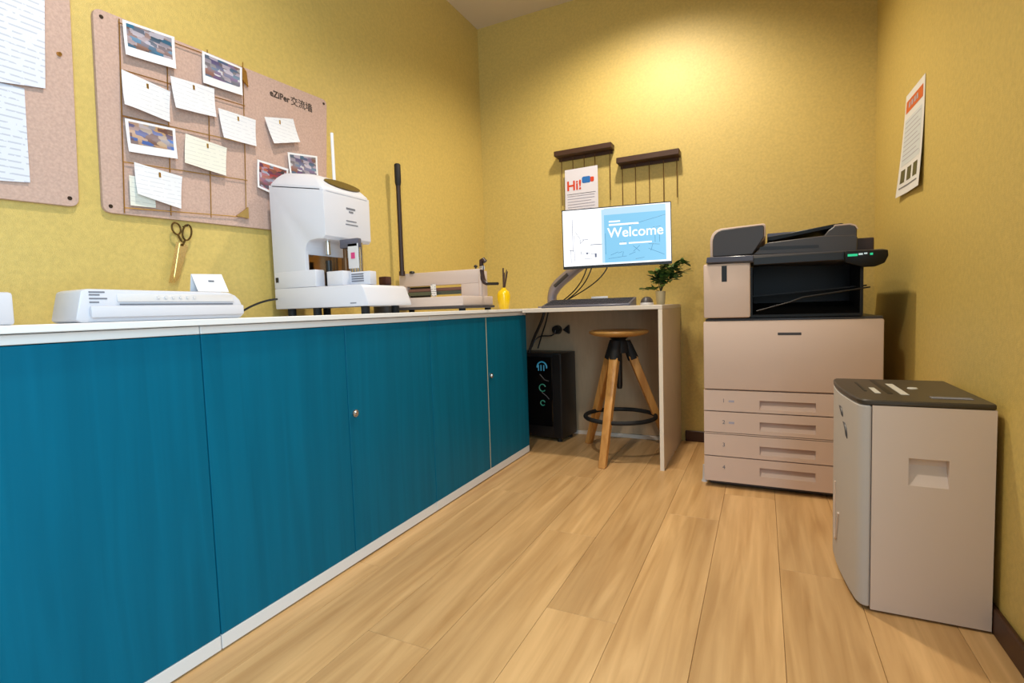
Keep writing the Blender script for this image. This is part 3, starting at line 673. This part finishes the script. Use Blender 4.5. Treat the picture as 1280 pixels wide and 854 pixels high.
for (a, b_, c_, d_) in ((0.43, 0.10, 0.60, 0.13), (0.45, 0.16, 0.52, 0.21), (0.52, 0.19, 0.56, 0.21), (0.56, 0.13, 0.57, 0.21), (0.62, 0.15, 0.68, 0.19), (0.68, 0.07, 0.76, 0.09), (0.66, 0.30, 0.72, 0.20), (0.72, 0.30, 0.66, 0.20), (0.80, 0.24, 0.94, 0.12), (0.80, 0.32, 0.90, 0.30), (0.82, 0.20, 0.84, 0.32), (0.86, 0.34, 0.86, 0.46), (0.90, 0.34, 0.90, 0.46), (0.62, 0.66, 0.955, 0.80), (0.84, 0.60, 0.91, 0.61), (0.405, 0.18, 0.405, 0.55), (0.54, 0.38, 0.60, 0.37)):
    p, q = S(a, b_, a, b_)[0], S(c_, d_, c_, d_)[0]; sk2.tube([(p[0], 0.0000, p[2]), (q[0], 0.0000, q[2]+1e-5)], 0.0008, 4)
obj('sketch_lines', sk2, M_scr_d, sc)
del XF['monitor']
obj('clamp_base', MB().prism(rrect(-1.10, 2.58, -0.98, 2.70, 0.012), 2, 0.7405, 0.752, 0.002), M_silver, t)
arm = bez((-1.035, 2.65, 0.748), (-1.06, 2.65, 0.86), (-0.98, 2.64, 0.89), (-0.72, 2.552, 1.02), 12)
mb = MB(); mb.tube(arm, [0.026]*4 + [0.029]*5 + [0.024]*4, 14); obj('arm', mb, M_silver, t)
obj('arm_grip', MB().tube([arm[5]+V((0.0, -0.028, 0.0)), arm[8]+V((0.0, -0.028, 0.0))], 0.010, 8), M_charc, t)
# cables from the monitor
gc = 'black cables behind the monitor'
for i, (p, q, lab) in enumerate((((-0.79, 2.515, 0.95), (-1.00, 2.56, 0.745), 'black monitor cable nearest the arm, drooping to the keyboard'), ((-0.765, 2.515, 0.95), (-0.97, 2.53, 0.745), 'black monitor cable between the other two cables'), ((-0.685, 2.53, 0.955), (-0.965, 2.50, 0.745), 'rightmost black monitor cable with the longest sweep'))):
    p, q = V(p), V(q)
    o = obj('monitor_cable', MB().tube(bez(p, p+V((-0.02, -0.03, -0.10)), q+V((0.10, 0.03, 0.06)), q, 16), 0.0032, 8), M_black, origin=q); tag(o, lab, 'cable', gc)
# keyboard, mouse, white slip
t = thing('keyboard', 'slim grey-blue keyboard tilted on the desk below the monitor', 'keyboard', (-0.76, 2.43, 0.7405))
kx0, kx1, ky0, ky1 = -0.985, -0.545, 2.362, 2.50
mb = MB().prism([(ky0, 0.7405), (ky1, 0.7405), (ky1, 0.7820), (ky0+0.01, 0.7530), (ky0, 0.7490)], 0, kx0, kx1, 0.002)
obj('chassis', mb, M_slate, t)
kk = MB()
for r in range(5):
    for c in range(15):
        y = ky0+0.016+r*0.024; z = 0.7545+(y-ky0-0.01)/(ky1-ky0-0.01)*0.029; x = kx0+0.012+c*0.0280
        kk.box((x, y, z-0.004), (x+0.025, y+0.021, z+0.003))
o = obj('keys', kk, M_charc, t); o['kind'] = 'stuff'
o = obj('paper_slip', MB().box((-0.775, 2.515, 0.7405), (-0.690, 2.518, 0.7915), 0.0008), M_paper, None, origin=(-0.73, 2.516, 0.7405)); tag(o, 'white paper slip standing behind the keyboard', 'paper')
t = thing('mouse', 'small computer mouse, dark on top and pale at its foot', 'mouse', (-0.496, 2.50, 0.7405))
obj('mouse_base', MB().lathe([(0.031, 0), (0.0325, 0.006), (0.031, 0.012)], (0, 0, 0), 24).xform(Matrix.Translation((-0.496, 2.50, 0.7405)) @ Matrix.Diagonal((0.95, 1.5, 1, 1))), M_ivory2, t)
obj('mouse_shell', MB().lathe([(0.0305, 0.012), (0.027, 0.026), (0.018, 0.036), (0.008, 0.040), (0, 0.041)], (0, 0, 0), 24).xform(Matrix.Translation((-0.496, 2.50, 0.7405)) @ Matrix.Diagonal((0.95, 1.5, 1, 1))), M_charc, t)

# ------------------------------------------------------------------ potted plant
pc_ = V((-0.466, 2.70, 0.7405))
t = thing('potted_plant', 'leafy green plant leaning right from a cream cup at the desk end', 'plant', pc_)
obj('pot', MB().lathe([(0.018, 0), (0.021, 0.003), (0.0255, 0.066), (0.0255, 0.069), (0.0225, 0.069), (0.021, 0.055), (0, 0.055)], pc_, 24), M_pot, t)
leafm = []
for mi, mm in enumerate((M_leaf, M_leaf2)):
    mb = MB(); prof = [(0.0, 0.0), (0.35, 0.30), (0.65, 0.26), (1.0, 0.0)]
    L = 0.050
    spine = [mb.bm.verts.new((u*L, 0, 0.10*L*math.sin(u*3.1))) for u, _ in prof]
    le = [mb.bm.verts.new((u*L, wd*L, 0.06*L)) for u, wd in prof[1:3]]; ri = [mb.bm.verts.new((u*L, -wd*L, 0.06*L)) for u, wd in prof[1:3]]
    f = mb.bm.faces.new
    f((spine[0], spine[1], le[0])); f((spine[1], spine[2], le[1], le[0])); f((spine[2], spine[3], le[1]))
    f((spine[0], ri[0], spine[1])); f((spine[1], ri[0], ri[1], spine[2])); f((spine[2], ri[1], spine[3]))
    me = bpy.data.meshes.new('leaf'); mb.bm.to_mesh(me); mb.bm.free(); me.materials.append(mm); leafm.append(me)
rnd = random.Random(5)
stems = [((0.035, -0.03, 0.20), 13), ((-0.02, -0.035, 0.17), 10), ((0.13, -0.01, 0.215), 15), ((0.095, 0.03, 0.195), 14), ((0.06, -0.03, 0.175), 14), ((0.02, 0.0, 0.16), 13), ((-0.035, -0.02, 0.135), 11), ((-0.085, -0.01, 0.085), 7), ((0.11, -0.03, 0.15), 12), ((0.145, 0.02, 0.175), 10)]
for (d, n) in stems:
    d = V(d); path = bez(pc_+V((0, 0, 0.05)), pc_+V((d.x*0.1, d.y*0.1, 0.05+d.z*0.5)), pc_+V((d.x*0.6, d.y*0.6, d.z*0.9)), pc_+d, 12)
    obj('stem', MB().tube(path, 0.0015, 5), M_stem, t)
    n = int(n*1.7)
    for j in range(n):
        f = 0.38 + 0.62*(j+0.5)/n; p = path[min(12, int(f*12))]
        lf = bpy.data.objects.new('leaf', leafm[0 if rnd.random() < 0.6 else 1]); C.objects.link(lf); lf.parent = t
        lf.location = p - pc_ + V((rnd.uniform(-.014, .014), rnd.uniform(-.012, .012), rnd.uniform(-.012, .012)))
        lf.rotation_euler = (rnd.uniform(-.6, .6), rnd.uniform(-0.9, 0.6), rnd.uniform(0, 6.28)); s_ = rnd.uniform(0.65, 1.05); lf.scale = (s_, s_, s_)

# ------------------------------------------------------------------ wall ledges with hanging cords
def ledge(x0, x1, z0, z1, label, cords):
    t = thing('wall_ledge', label, 'ledge', ((x0+x1)/2, YB-0.001, z0), 'dark wooden ledges with hanging cords')
    d = 0.072
    mb = MB().box((x0, YB-d, z0), (x1, YB-0.001, z1), 0.003)
    obj('shelf_board', mb, M_dkbrown, t)
    obj('rear_cleat', MB().box((x0+0.01, YB-0.014, z0-0.016), (x1-0.01, YB-0.001, z0-0.0005)), M_dkbrown, t)
    for x, zb in cords:
        obj('cord', MB().tube([(x, YB-0.020, z0), (x, YB-0.020, zb)], 0.0022, 6), mat('brown_cord', (92, 62, 24), 0.7) if 'brown_cord' not in bpy.data.materials else bpy.data.materials['brown_cord'], t)
ledge(-1.068, -0.735, 1.600, 1.629, 'upper left dark wooden wall ledge above the Hi poster', [(-1.04, 1.33), (-0.972, 1.34), (-0.905, 1.34), (-0.842, 1.34), (-0.757, 1.33)])
ledge(-0.710, -0.383, 1.508, 1.539, 'right dark wooden wall ledge, the lower one above the monitor', [(-0.689, 1.24), (-0.618, 1.22), (-0.544, 1.27), (-0.470, 1.27), (-0.402, 1.30)])
# Hi poster
t = thing('hi_poster', 'white poster reading Hi! in red on the wall behind the monitor', 'poster', (-0.92, YB-0.001, 1.20))
py = YB - 0.026
obj('sheet', MB().sheet([(-1.019, YB-0.0265, 1.526), (-0.826, YB-0.0265, 1.528), (-0.826, YB-0.0265, 1.235), (-1.022, YB-0.0265, 1.235)], 0.001, (0, -1, 0)), mat('poster_paper', (226, 222, 234), 0.5), t)
text('hi_lettering', 'Hi!', 0.074, (-1.010, py-0.0025, 1.408), (1, 0, 0.02), (0, 0, 1), M_red, t, 0.0006, bold=0.0018)
obj('blue_graphic', MB().prism(rrect(-0.918, 1.440, -0.868, 1.476, 0.01), 1, py-0.0025, py-0.0018), M_blue, t)
obj('red_graphic', MB().prism(rrect(-0.869, 1.443, -0.848, 1.470, 0.006), 1, py-0.0028, py-0.0020), M_red, t)
obj('text_lines', MB().box((-1.008, py-0.0024, 1.384), (-0.84, py-0.0018, 1.387)), M_grey, t)
for i in range(8):
    obj('text_line', MB().box((-1.006, py-0.0024, 1.372-i*0.0155), (-0.846-0.02*(i % 3 == 2), py-0.0018, 1.376-i*0.0155)), mat('pale_print', (170, 166, 184), 0.6) if i == 0 else bpy.data.materials['pale_print'], t)
# ------------------------------------------------------------------ poster on the right wall
t = thing('wall_poster', 'tall white poster with orange header taped on the right wall', 'poster', (XR-0.001, 2.24, 1.09))
a_tl, a_tr, a_br, a_bl = (XR-0.0012, 2.306, 1.468), (XR-0.0012, 2.077, 1.442), (XR-0.0012, 2.090, 1.098), (XR-0.0012, 2.395, 1.108)
obj('sheet', MB().sheet([(XR-0.0012, 2.318, 1.452), (XR-0.0012, 2.080, 1.442), (XR-0.0012, 2.086, 1.098), (XR-0.0012, 2.405, 1.112)], 0.0008, (-1, 0, 0), 0.012), M_paper, t)
def PW(u, v, lift=0.0022):
    tl, tr, br, bl = V((0, 2.318, 1.452)), V((0, 2.080, 1.442)), V((0, 2.086, 1.098)), V((0, 2.405, 1.112))
    p = (tl*(1-u)+tr*u)*(1-v)+(bl*(1-u)+br*u)*v
    return V((XR-lift-0.012*(v**2)*(0.6+0.8*abs(u-0.45)), p.y, p.z))
def patch(name, u0, v0, u1, v1, m, lift=0.0026):
    mb = MB(); N = 4
    vs = [[mb.bm.verts.new(PW(u0+(u1-u0)*i/N, v0+(v1-v0)*j/N, lift)) for i in range(N+1)] for j in range(N+1)]
    for j in range(N):
        for i in range(N): mb.bm.faces.new((vs[j][i], vs[j][i+1], vs[j+1][i+1], vs[j+1][i]))
    return obj(name, mb, m, t)
patch('orange_header', 0.07, 0.07, 0.93, 0.185, mat('orange_print', (206, 92, 34), 0.5))
for a in (0.22, 0.36, 0.50, 0.62): patch('header_mark', a, 0.10, a+0.08, 0.15, bpy.data.materials['pale_print'], 0.003)
patch('text_block', 0.08, 0.25, 0.92, 0.70, mat('pale_blue_grey_print', (206, 214, 222), 0.5))
for i in range(9): patch('text_line', 0.12, 0.28+i*0.045, 0.88-0.12*(i % 3 == 1), 0.288+i*0.045, bpy.data.materials['pale_print'], 0.003)
for i in range(3): patch('dark_picture', 0.12+i*0.28, 0.745, 0.31+i*0.28, 0.875, M_olive)
patch('rule_line', 0.10, 0.915, 0.90, 0.93, M_grey)

# ------------------------------------------------------------------ stool
sc_ = V((-0.640, 2.52, 0))
t = thing('bar_stool', 'three-legged wooden bar stool with black hub and foot ring under desk', 'stool', sc_)
obj('seat', MB().lathe([(0.06, 0.590), (0.10, 0.592), (0.128, 0.599), (0.142, 0.607), (0.146, 0.613), (0.143, 0.619), (0.130, 0.622), (0.09, 0.620), (0, 0.617)], sc_, 40), M_seat, t)
obj('seat_plate', MB().lathe([(0.030, 0.566), (0.034, 0.576), (0.052, 0.5905)], sc_, 24), M_black, t)
obj('spindle', MB().tube([sc_+V((0, 0, 0.33)), sc_+V((0, 0, 0.345)), sc_+V((0, 0, 0.57))], [0.011, 0.0145, 0.0145], 14), M_black, t)
hub = MB()
angs = [-95, 26, 146]
tops = []
hub.lathe([(0.050, 0.510), (0.048, 0.535), (0.043, 0.560), (0.036, 0.572), (0.0, 0.574)], sc_, 24)
for a in angs:
    c, s = math.cos(math.radians(a)), math.sin(math.radians(a)); tp = sc_+V((c*0.036, s*0.036, 0.565)); bt = sc_+V((c*0.255, s*0.255, 0.0))
    lo_ = tp.lerp(bt, 0.155); tops.append((lo_, bt, c, s))
    hub.tube([tp, lo_], [0.022, 0.027], 14)
obj('hub', hub, M_matte, t)
def sq_leg(p, q, hw0, hw1, c, s):
    b = MB(); vs = []
    r = V((c, s, 0)); u = V((-s, c, 0))
    for pt, h in ((p, hw0), (q, hw1)):
        vs.append([b.bm.verts.new(pt + r*i*h + u*j*h) for i, j in ((-1, -1), (1, -1), (1, 1), (-1, 1))])
    f = b.bm.faces.new; f(vs[0]); f(list(reversed(vs[1])))
    for k in range(4): f((vs[0][k], vs[1][k], vs[1][(k+1) % 4], vs[0][(k+1) % 4]))
    bmesh.ops.recalc_face_normals(b.bm, faces=b.bm.faces)
    bmesh.ops.bevel(b.bm, geom=list(b.bm.edges), offset=0.003, segments=1, affect='EDGES')
    return b
for lo_, bt, c, s in tops: obj('leg', sq_leg(lo_ + (lo_-bt)*0.03, bt, 0.0215, 0.0165, c, s), M_oak, t)
obj('foot_ring', MB().torus((sc_.x, sc_.y, 0.192), 0.172, 0.0105, 48, 10), M_matte, t)

# ------------------------------------------------------------------ computer tower, plugs, hanging cables
PC = Matrix.Translation((-0.985, 2.61, 0)) @ Matrix.Rotation(math.radians(-7), 4, 'Z')
t = thing('computer_tower', 'black computer tower with glass side and lit fans under the desk', 'computer', (-1.15, 2.70, 0), xf=PC)
Lp, Dp = 0.36, 0.185
obj('case', MB().box((-Lp, 0.006, 0.022), (0, Dp, 0.492), 0.004, 2), M_black, t)
obj('glass_side', MB().box((-Lp+0.005, 0.0, 0.085), (-0.055, 0.006, 0.472), 0.002), M_glass, t)
obj('front_strip', MB().box((-0.052, 0.001, 0.026), (-0.003, 0.006, 0.486), 0.002), M_black, t)
for i, (z, m, rr) in enumerate(((0.415, M_led_b, 0.030), (0.300, M_led_g, 0.020), (0.215, M_led_g, 0.014))):
    fn = MB(); n = 24
    arc = [(-0.115+rr*math.cos(math.radians(a)), -0.0012, z+rr*math.sin(math.radians(a))) for a in (range(-10, 200, 15) if i == 0 else range(20, 340, 20))]
    fn.tube(arc, 0.0040 if i == 0 else 0.003, 6)
    if i == 0:
        for dx in (-0.022, -0.006, 0.012): fn.tube([(-0.115+dx, -0.0012, z-0.02), (-0.115+dx, -0.0012, z+0.012)], 0.003, 6)
    obj('fan_light', fn, m, t)
obj('feed_pipe', MB().tube([(-0.13, -0.001, 0.375), (-0.10, -0.001, 0.345), (-0.075, -0.001, 0.338)], 0.003, 6).tube([(-0.12, -0.001, 0.275), (-0.09, -0.001, 0.255), (-0.075, -0.001, 0.238)], 0.003, 6), M_charc, t)
for x in (-0.32, -0.03):
    for y in (0.03, Dp-0.03): obj('foot', MB().tube([(x, y, 0), (x, y, 0.0225)], 0.014, 10), M_matte, t)
gp = 'black plugs on the desk back panel'
o = obj('power_plug', MB().tube([(-1.085, 2.8455, 0.612), (-1.085, 2.812, 0.612)], [0.028, 0.024], 16), M_black, origin=(-1.085, 2.846, 0.612)); tag(o, 'round black plug on the desk back panel, left of the other', 'plug', gp)
o = obj('power_plug', MB().prism([(-1.046, 0.612), (-1.008, 0.588), (-1.008, 0.640)], 1, 2.818, 2.8455, 0.003), M_black, origin=(-1.03, 2.846, 0.612)); tag(o, 'wedge-shaped black plug on the desk back panel, right of the round one', 'plug', gp)
gcab = 'black cables hanging under the desk'
for p, q, lab, r in (((-1.075, 2.62, 0.7215), (-1.19, 2.66, 0.515), 'thick black cable hanging under the desk towards the tower', 0.008), ((-1.055, 2.63, 0.7215), (-1.17, 2.74, 0.53), 'thin black looped cable hanging behind the thick desk cable', 0.004), ((-1.085, 2.812, 0.612), (-1.19, 2.70, 0.54), 'thin black cable from the round plug to the tower', 0.004)):
    p, q = V(p), V(q)
    o = obj('hanging_cable', MB().tube(bez(p, p+V((-0.02, 0, -0.08)), q+V((0.04, 0, 0.10)), q+V((0, 0, -0.02)), 14), r, 8), M_black, origin=q); tag(o, lab, 'cable', gcab)

# ------------------------------------------------------------------ printer
px0, px1, yP = -0.212, 0.383, 2.18
t = thing('office_printer', 'large beige office photocopier with black scanner top and four trays', 'printer', (0.085, 2.48, 0))
yR = 2.80
def xz(a, b_): return None
obj('frame', MB().box((px0+0.008, yP+0.03, 0.055), (px1-0.008, yR, 0.66), 0.006, 2), M_print_body, t)
obj('skirt', MB().prism([(px0+0.004, 0.022), (px0+0.004, 0.050), (px1-0.004, 0.050), (px1-0.004, 0.022), (px1-0.02, 0.006), (px0+0.02, 0.006)], 1, yP+0.03, yR-0.01, 0.003), M_charc, t)
obj('upper_door', MB().box((px0, yP, 0.398), (px1, yP+0.045, 0.668), 0.006, 2), M_print_body, t)
obj('top_lid', MB().box((px0+0.006, yP+0.02, 0.660), (px1, yR, 0.678), 0.004, 2), M_charc, t)
obj('door_latch', MB().box((0.052, yP-0.0012, 0.612), (0.130, yP+0.002, 0.622), 0.001), M_charc, t)
def tray(z0, z1, hz, num):
    mb = MB(); hx0, hx1, hh = -0.010, 0.178, 0.034; hz += 0.005
    y1 = yP+0.04
    mb.box((px0, yP, z0), (hx0, y1, z1)); mb.box((hx1, yP, z0), (px1, y1, z1)); mb.box((hx0, yP, z0), (hx1, y1, hz-hh)); mb.box((hx0, yP, hz), (hx1, y1, z1))
    # recess: sloping floor and back
    mb.prism([(y1-0.012, hz), (y1, hz), (y1, hz-hh), (yP+0.001, hz-hh), (yP+0.006, hz-hh+0.003)], 0, hx0, hx1)
    bmesh.ops.remove_doubles(mb.bm, verts=mb.bm.verts, dist=1e-5)
    d = obj('tray', mb, M_print_body, t)
    obj('recess', MB().box((hx0+0.001, yP+0.028, hz-hh+0.004), (hx1-0.001, yP+0.0295, hz-0.001)), mat('recess_brown_grey', (150, 128, 110), 0.6) if 'recess_brown_grey' not in bpy.data.materials else bpy.data.materials['recess_brown_grey'], d)
    text('tray_number', num, 0.022, (px0+0.068, yP-0.0004, z1-0.048), (1, 0, 0), (0, 0, 1), M_grey, d, 0.0006)
    if num in '12':
        obj('size_mark', MB().box((px0+0.092, yP-0.0006, z1-0.046), (px0+0.112, yP+0.0004, z1-0.038)), bpy.data.materials['pale_print'], d)
tray(0.312, 0.394, 0.354, '1')
tray(0.226, 0.308, 0.270, '2')
obj('seam_strip', MB().box((px0+0.001, yP+0.001, 0.2195), (px1-0.001, yP+0.04, 0.2235)), M_print_body, t)
tray(0.130, 0.217, 0.175, '3')
tray(0.026, 0.126, 0.090, '4')
# left column and exit bay
obj('left_column', MB().box((px0+0.002, yP, 0.681), (-0.041, yP+0.32, 0.894), 0.007, 2), M_print_body, t)
obj('usb_slot', MB().box((-0.143, yP-0.001, 0.822), (-0.124, yP+0.002, 0.884)), M_black, t)
obj('exit_bay', MB().box((-0.036, yP+0.26, 0.679), (0.322, yR-0.02, 0.888)).box((0.312, yP+0.012, 0.679), (0.322, yP+0.27, 0.872)).box((-0.0405, yP+0.01, 0.679), (-0.034, yP+0.27, 0.872)), M_blackg, t)
obj('output_tray', MB().prism([(yP+0.01, 0.680), (yP+0.27, 0.680), (yP+0.27, 0.735), (yP+0.05, 0.700), (yP+0.01, 0.690)], 0, -0.034, 0.312), M_blackg, t)
obj('exit_flap', MB().box((0.0, yP+0.10, 0.765), (0.40, yP+0.235, 0.770)).xform(Matrix.Translation((0, 0, -0.005)) @ Matrix.Rotation(math.radians(-4), 4, 'Y')), M_blackg, t)
obj('bay_rib', MB().tube([(-0.02, yP+0.0, 0.705), (0.09, yP-0.002, 0.735), (0.135, yP-0.002, 0.752), (0.34, yP+0.0, 0.780)], 0.003, 6), M_black, t)
# scanner bed and control panel
mb = MB().prism([(px0+0.012, 0.897), (px1-0.03, 0.872), (px1+0.002, 0.878), (px1+0.004, 0.890), (px1+0.002, 0.906), (px1-0.01, 0.909), (px0+0.018, 0.921)], 1, yP-0.01, yR-0.05, 0.004, 2)
obj('scanner_bed', mb, M_charc, t)
obj('panel_strip', MB().prism([(px0+0.014, 0.898), (-0.03, 0.895), (-0.03, 0.917), (px0+0.016, 0.920)], 1, yP-0.0135, yP-0.0085, 0.002), M_slate, t)
obj('control_panel', MB().prism([(0.26, 0.868), (0.31, 0.850), (0.350, 0.849), (0.376, 0.860), (0.386, 0.884), (0.384, 0.904), (0.26, 0.908)], 1, yP-0.035, yP-0.0105, 0.004, 2), M_blackg, t)
cp = bpy.data.objects['control_panel']
obj('panel_light', MB().box((0.268, yP-0.037, 0.888), (0.297, yP-0.0345, 0.896)), M_led_p, cp)
obj('panel_light', MB().box((0.300, yP-0.037, 0.891), (0.312, yP-0.0345, 0.897)).box((0.316, yP-0.037, 0.893), (0.325, yP-0.0345, 0.898)), M_led_w, cp)
obj('panel_light', MB().box((0.333, yP-0.037, 0.889), (0.341, yP-0.0345, 0.896)), M_led_p, cp)
obj('front_bezel', MB().box((-0.030, yP-0.0145, 0.879), (0.262, yP-0.0095, 0.908), 0.002), M_black, t)
# document feeder
fp = [(-0.186, 0.921), (-0.186, 0.990), (-0.180, 1.010), (-0.168, 1.024), (-0.148, 1.032), (0.006, 1.037), (0.012, 1.030), (0.012, 0.990), (-0.045, 0.921)]
obj('feeder_housing', MB().prism(fp, 1, yP+0.022, yR-0.10, 0.004, 2), M_print_body, t)
fp2 = [(-0.176, 0.922), (-0.176, 0.985), (-0.170, 1.005), (-0.158, 1.018), (-0.142, 1.025), (0.002, 1.030), (0.006, 1.024), (0.006, 0.984), (-0.034, 0.922)]
obj('feeder_face', MB().prism(fp2, 1, yP+0.010, yP+0.023, 0.003), M_charc, t)
lid = [(-0.034, 0.919), (0.302, 0.907), (0.304, 0.957), (0.296, 0.966), (0.20, 0.972), (0.016, 0.962)]
obj('platen_cover', MB().prism(lid, 1, yP+0.012, yR-0.10, 0.003), M_charc, t)
obj('grip_recess', MB().prism([(-0.012, 0.936), (0.185, 0.930), (0.185, 0.940), (-0.006, 0.948)], 1, yP+0.0105, yP+0.0125), M_black, t)
tp_ = [(0.018, 0.975), (0.030, 0.972), (0.250, 1.004), (0.268, 1.013), (0.262, 1.018), (0.230, 1.015), (0.018, 0.988)]
obj('input_tray', MB().prism(tp_, 1, yP+0.06, yR-0.14, 0.002), M_blackg, t)
obj('paper_guide', MB().box((0.02, yP+0.42, 0.985), (0.13, yP+0.43, 1.043), 0.003), M_slate, t)
stop = [(0.20, 0.968), (0.302, 0.960), (0.302, 0.985), (0.295, 0.997), (0.280, 1.004), (0.235, 1.004), (0.215, 0.990)]
obj('tray_end', MB().prism(stop, 1, yP+0.016, yP+0.30, 0.003), M_charc, t)
obj('tray_end_trim', MB().prism([(0.235, 1.0045), (0.281, 1.0045), (0.296, 0.998), (0.303, 0.986), (0.306, 0.988), (0.299, 1.002), (0.283, 1.009), (0.235, 1.009)], 1, yP+0.02, yP+0.30), M_print_body, t)
obj('rear_wing', MB().box((0.300, yP+0.05, 0.905), (0.358, yP+0.30, 0.957), 0.003), mat('dark_brown_plastic', (52, 34, 32), 0.45), t)
for x in (px0+0.06, px1-0.06):
    for y in (yP+0.08, yR-0.08): obj('caster', MB().tube([(x-0.012, y, 0.0165), (x+0.012, y, 0.0165)], 0.0165, 14), M_matte, t)
obj('levelling_foot', MB().tube([(px0-0.006, yP+0.06, 0.0), (px0-0.006, yP+0.06, 0.012), (px0-0.006, yP+0.06, 0.07)], [0.012, 0.008, 0.006], 12), M_ivory2, t)

# ------------------------------------------------------------------ shredder
t = thing('paper_shredder', 'tall pale grey shredder with dark top in front of the printer', 'shredder', (0.32, 1.61, 0))
ya, yb, xr, zt = 1.42, 1.785, 0.4495, 0.494
PLAN = [(0.196, 1.783), (0.190, 1.770), (0.1865, 1.74), (0.184, 1.70), (0.1838, 1.64), (0.186, 1.59), (0.1895, 1.55), (0.1955, 1.49), (0.2025, 1.444), (0.208, 1.429), (0.216, 1.4215)]
def bow(off=0.0): return [(x-off, y) for x, y in PLAN]
body = [(0.229, ya), (xr-0.004, ya), (xr, ya+0.004), (xr, yb), (0.229, yb)]
# body with hand recess cut in its near side
rx0, rx1, rz0, rz1 = 0.298, 0.371, 0.314, 0.377
mb = MB(); mb.box((0.229, ya+0.02, 0.006), (xr, yb, zt))
mb.box((0.229, ya, 0.006), (rx0, ya+0.0205, zt)); mb.box((rx1, ya, 0.006), (xr, ya+0.0205, zt)); mb.box((rx0, ya, 0.006), (rx1, ya+0.0205, rz0)); mb.box((rx0, ya, rz1), (rx1, ya+0.0205, zt))
mb.prism([(ya+0.0205, rz0), (ya, rz0), (ya+0.003, rz0+0.002), (ya+0.0205, rz0+0.045)], 0, rx0, rx1)
bmesh.ops.remove_doubles(mb.bm, verts=mb.bm.verts, dist=1e-5)
M_shr = mat('pale_grey_shredder_plastic', (216, 198, 186), 0.5, bump=0.04, bscale=400)
obj('body', mb, M_shr, t)
fpn = bow() + [(0.2275, ya), (0.2275, yb-0.002)]
fd = obj('front_bin', MB().prism(fpn, 2, 0.010, zt-0.001, 0.003, 1), mat('light_silver_plastic', (190, 184, 180), 0.55, spec=0.3), t)
tpn = bow(0.0006) + [(0.236, ya-0.001), (xr-0.004, ya-0.001), (xr+0.0008, ya+0.005), (xr+0.0008, yb), (0.23, yb)]
obj('top_panel', MB().prism(tpn, 2, zt, zt+0.013, 0.003), mat('dark_olive_brown_plastic', (62, 54, 44), 0.4), t)
zs = zt+0.0132
obj('feed_slot', MB().box((0.275, ya+0.10, zs-0.001), (0.286, yb-0.03, zs+0.0006)), M_black, t)
obj('feed_slot', MB().box((0.232, ya+0.13, zs-0.001), (0.238, yb-0.08, zs+0.0006)), M_black, t)
gl = mat('grey_white_label', (190, 188, 180), 0.5)
obj('top_label', MB().box((0.250, ya+0.10, zs-0.001), (0.262, ya+0.19, zs+0.0008)), gl, t)
obj('top_label', MB().box((0.300, ya+0.09, zs-0.001), (0.316, ya+0.27, zs+0.0008)), gl, t)
obj('top_label', MB().box((0.350, ya+0.05, zs-0.001), (0.425, ya+0.075, zs+0.0008)), M_grey, t)
obj('indicator_dial', MB().lathe([(0.012, 0), (0.010, 0.003), (0, 0.0035)], (0.345, ya+0.20, zs-0.001), 16), gl, t)
def fx(y):
    for (x1, y1), (x2, y2) in zip(PLAN, PLAN[1:]):
        if y2 <= y <= y1: return x1 + (x2-x1)*(y1-y)/(y1-y2)
    return 0.2
hd = obj('pull_handle', MB().tube([(fx(1.655)-0.001, 1.655, 0.235), (fx(1.655)-0.001, 1.655, 0.10), (fx(1.645)-0.001, 1.645, 0.075), (fx(1.63)-0.001, 1.63, 0.085), (fx(1.60)-0.001, 1.60, 0.165)], 0.0035, 8), M_shr, fd)
for (y, z, h) in ((1.575, 0.448, 0.022), (1.530, 0.408, 0.034)):
    cr = [(fx(y+dy)-0.0005, y+dy, z+dz*h) for dy, dz in ((0.030, 0.45), (0.012, 0.40), (-0.004, 0.1), (-0.010, -0.3), (-0.012, -0.55))]
    obj('grip_notch', MB().tube(cr, [0.001, 0.003, 0.004, 0.0035, 0.001], 8), M_charc, fd)
for x in (0.26, 0.42):
    for y in (ya+0.04, yb-0.04): obj('foot', MB().tube([(x, y, 0), (x, y, 0.0075)], 0.012, 10), M_matte, t)
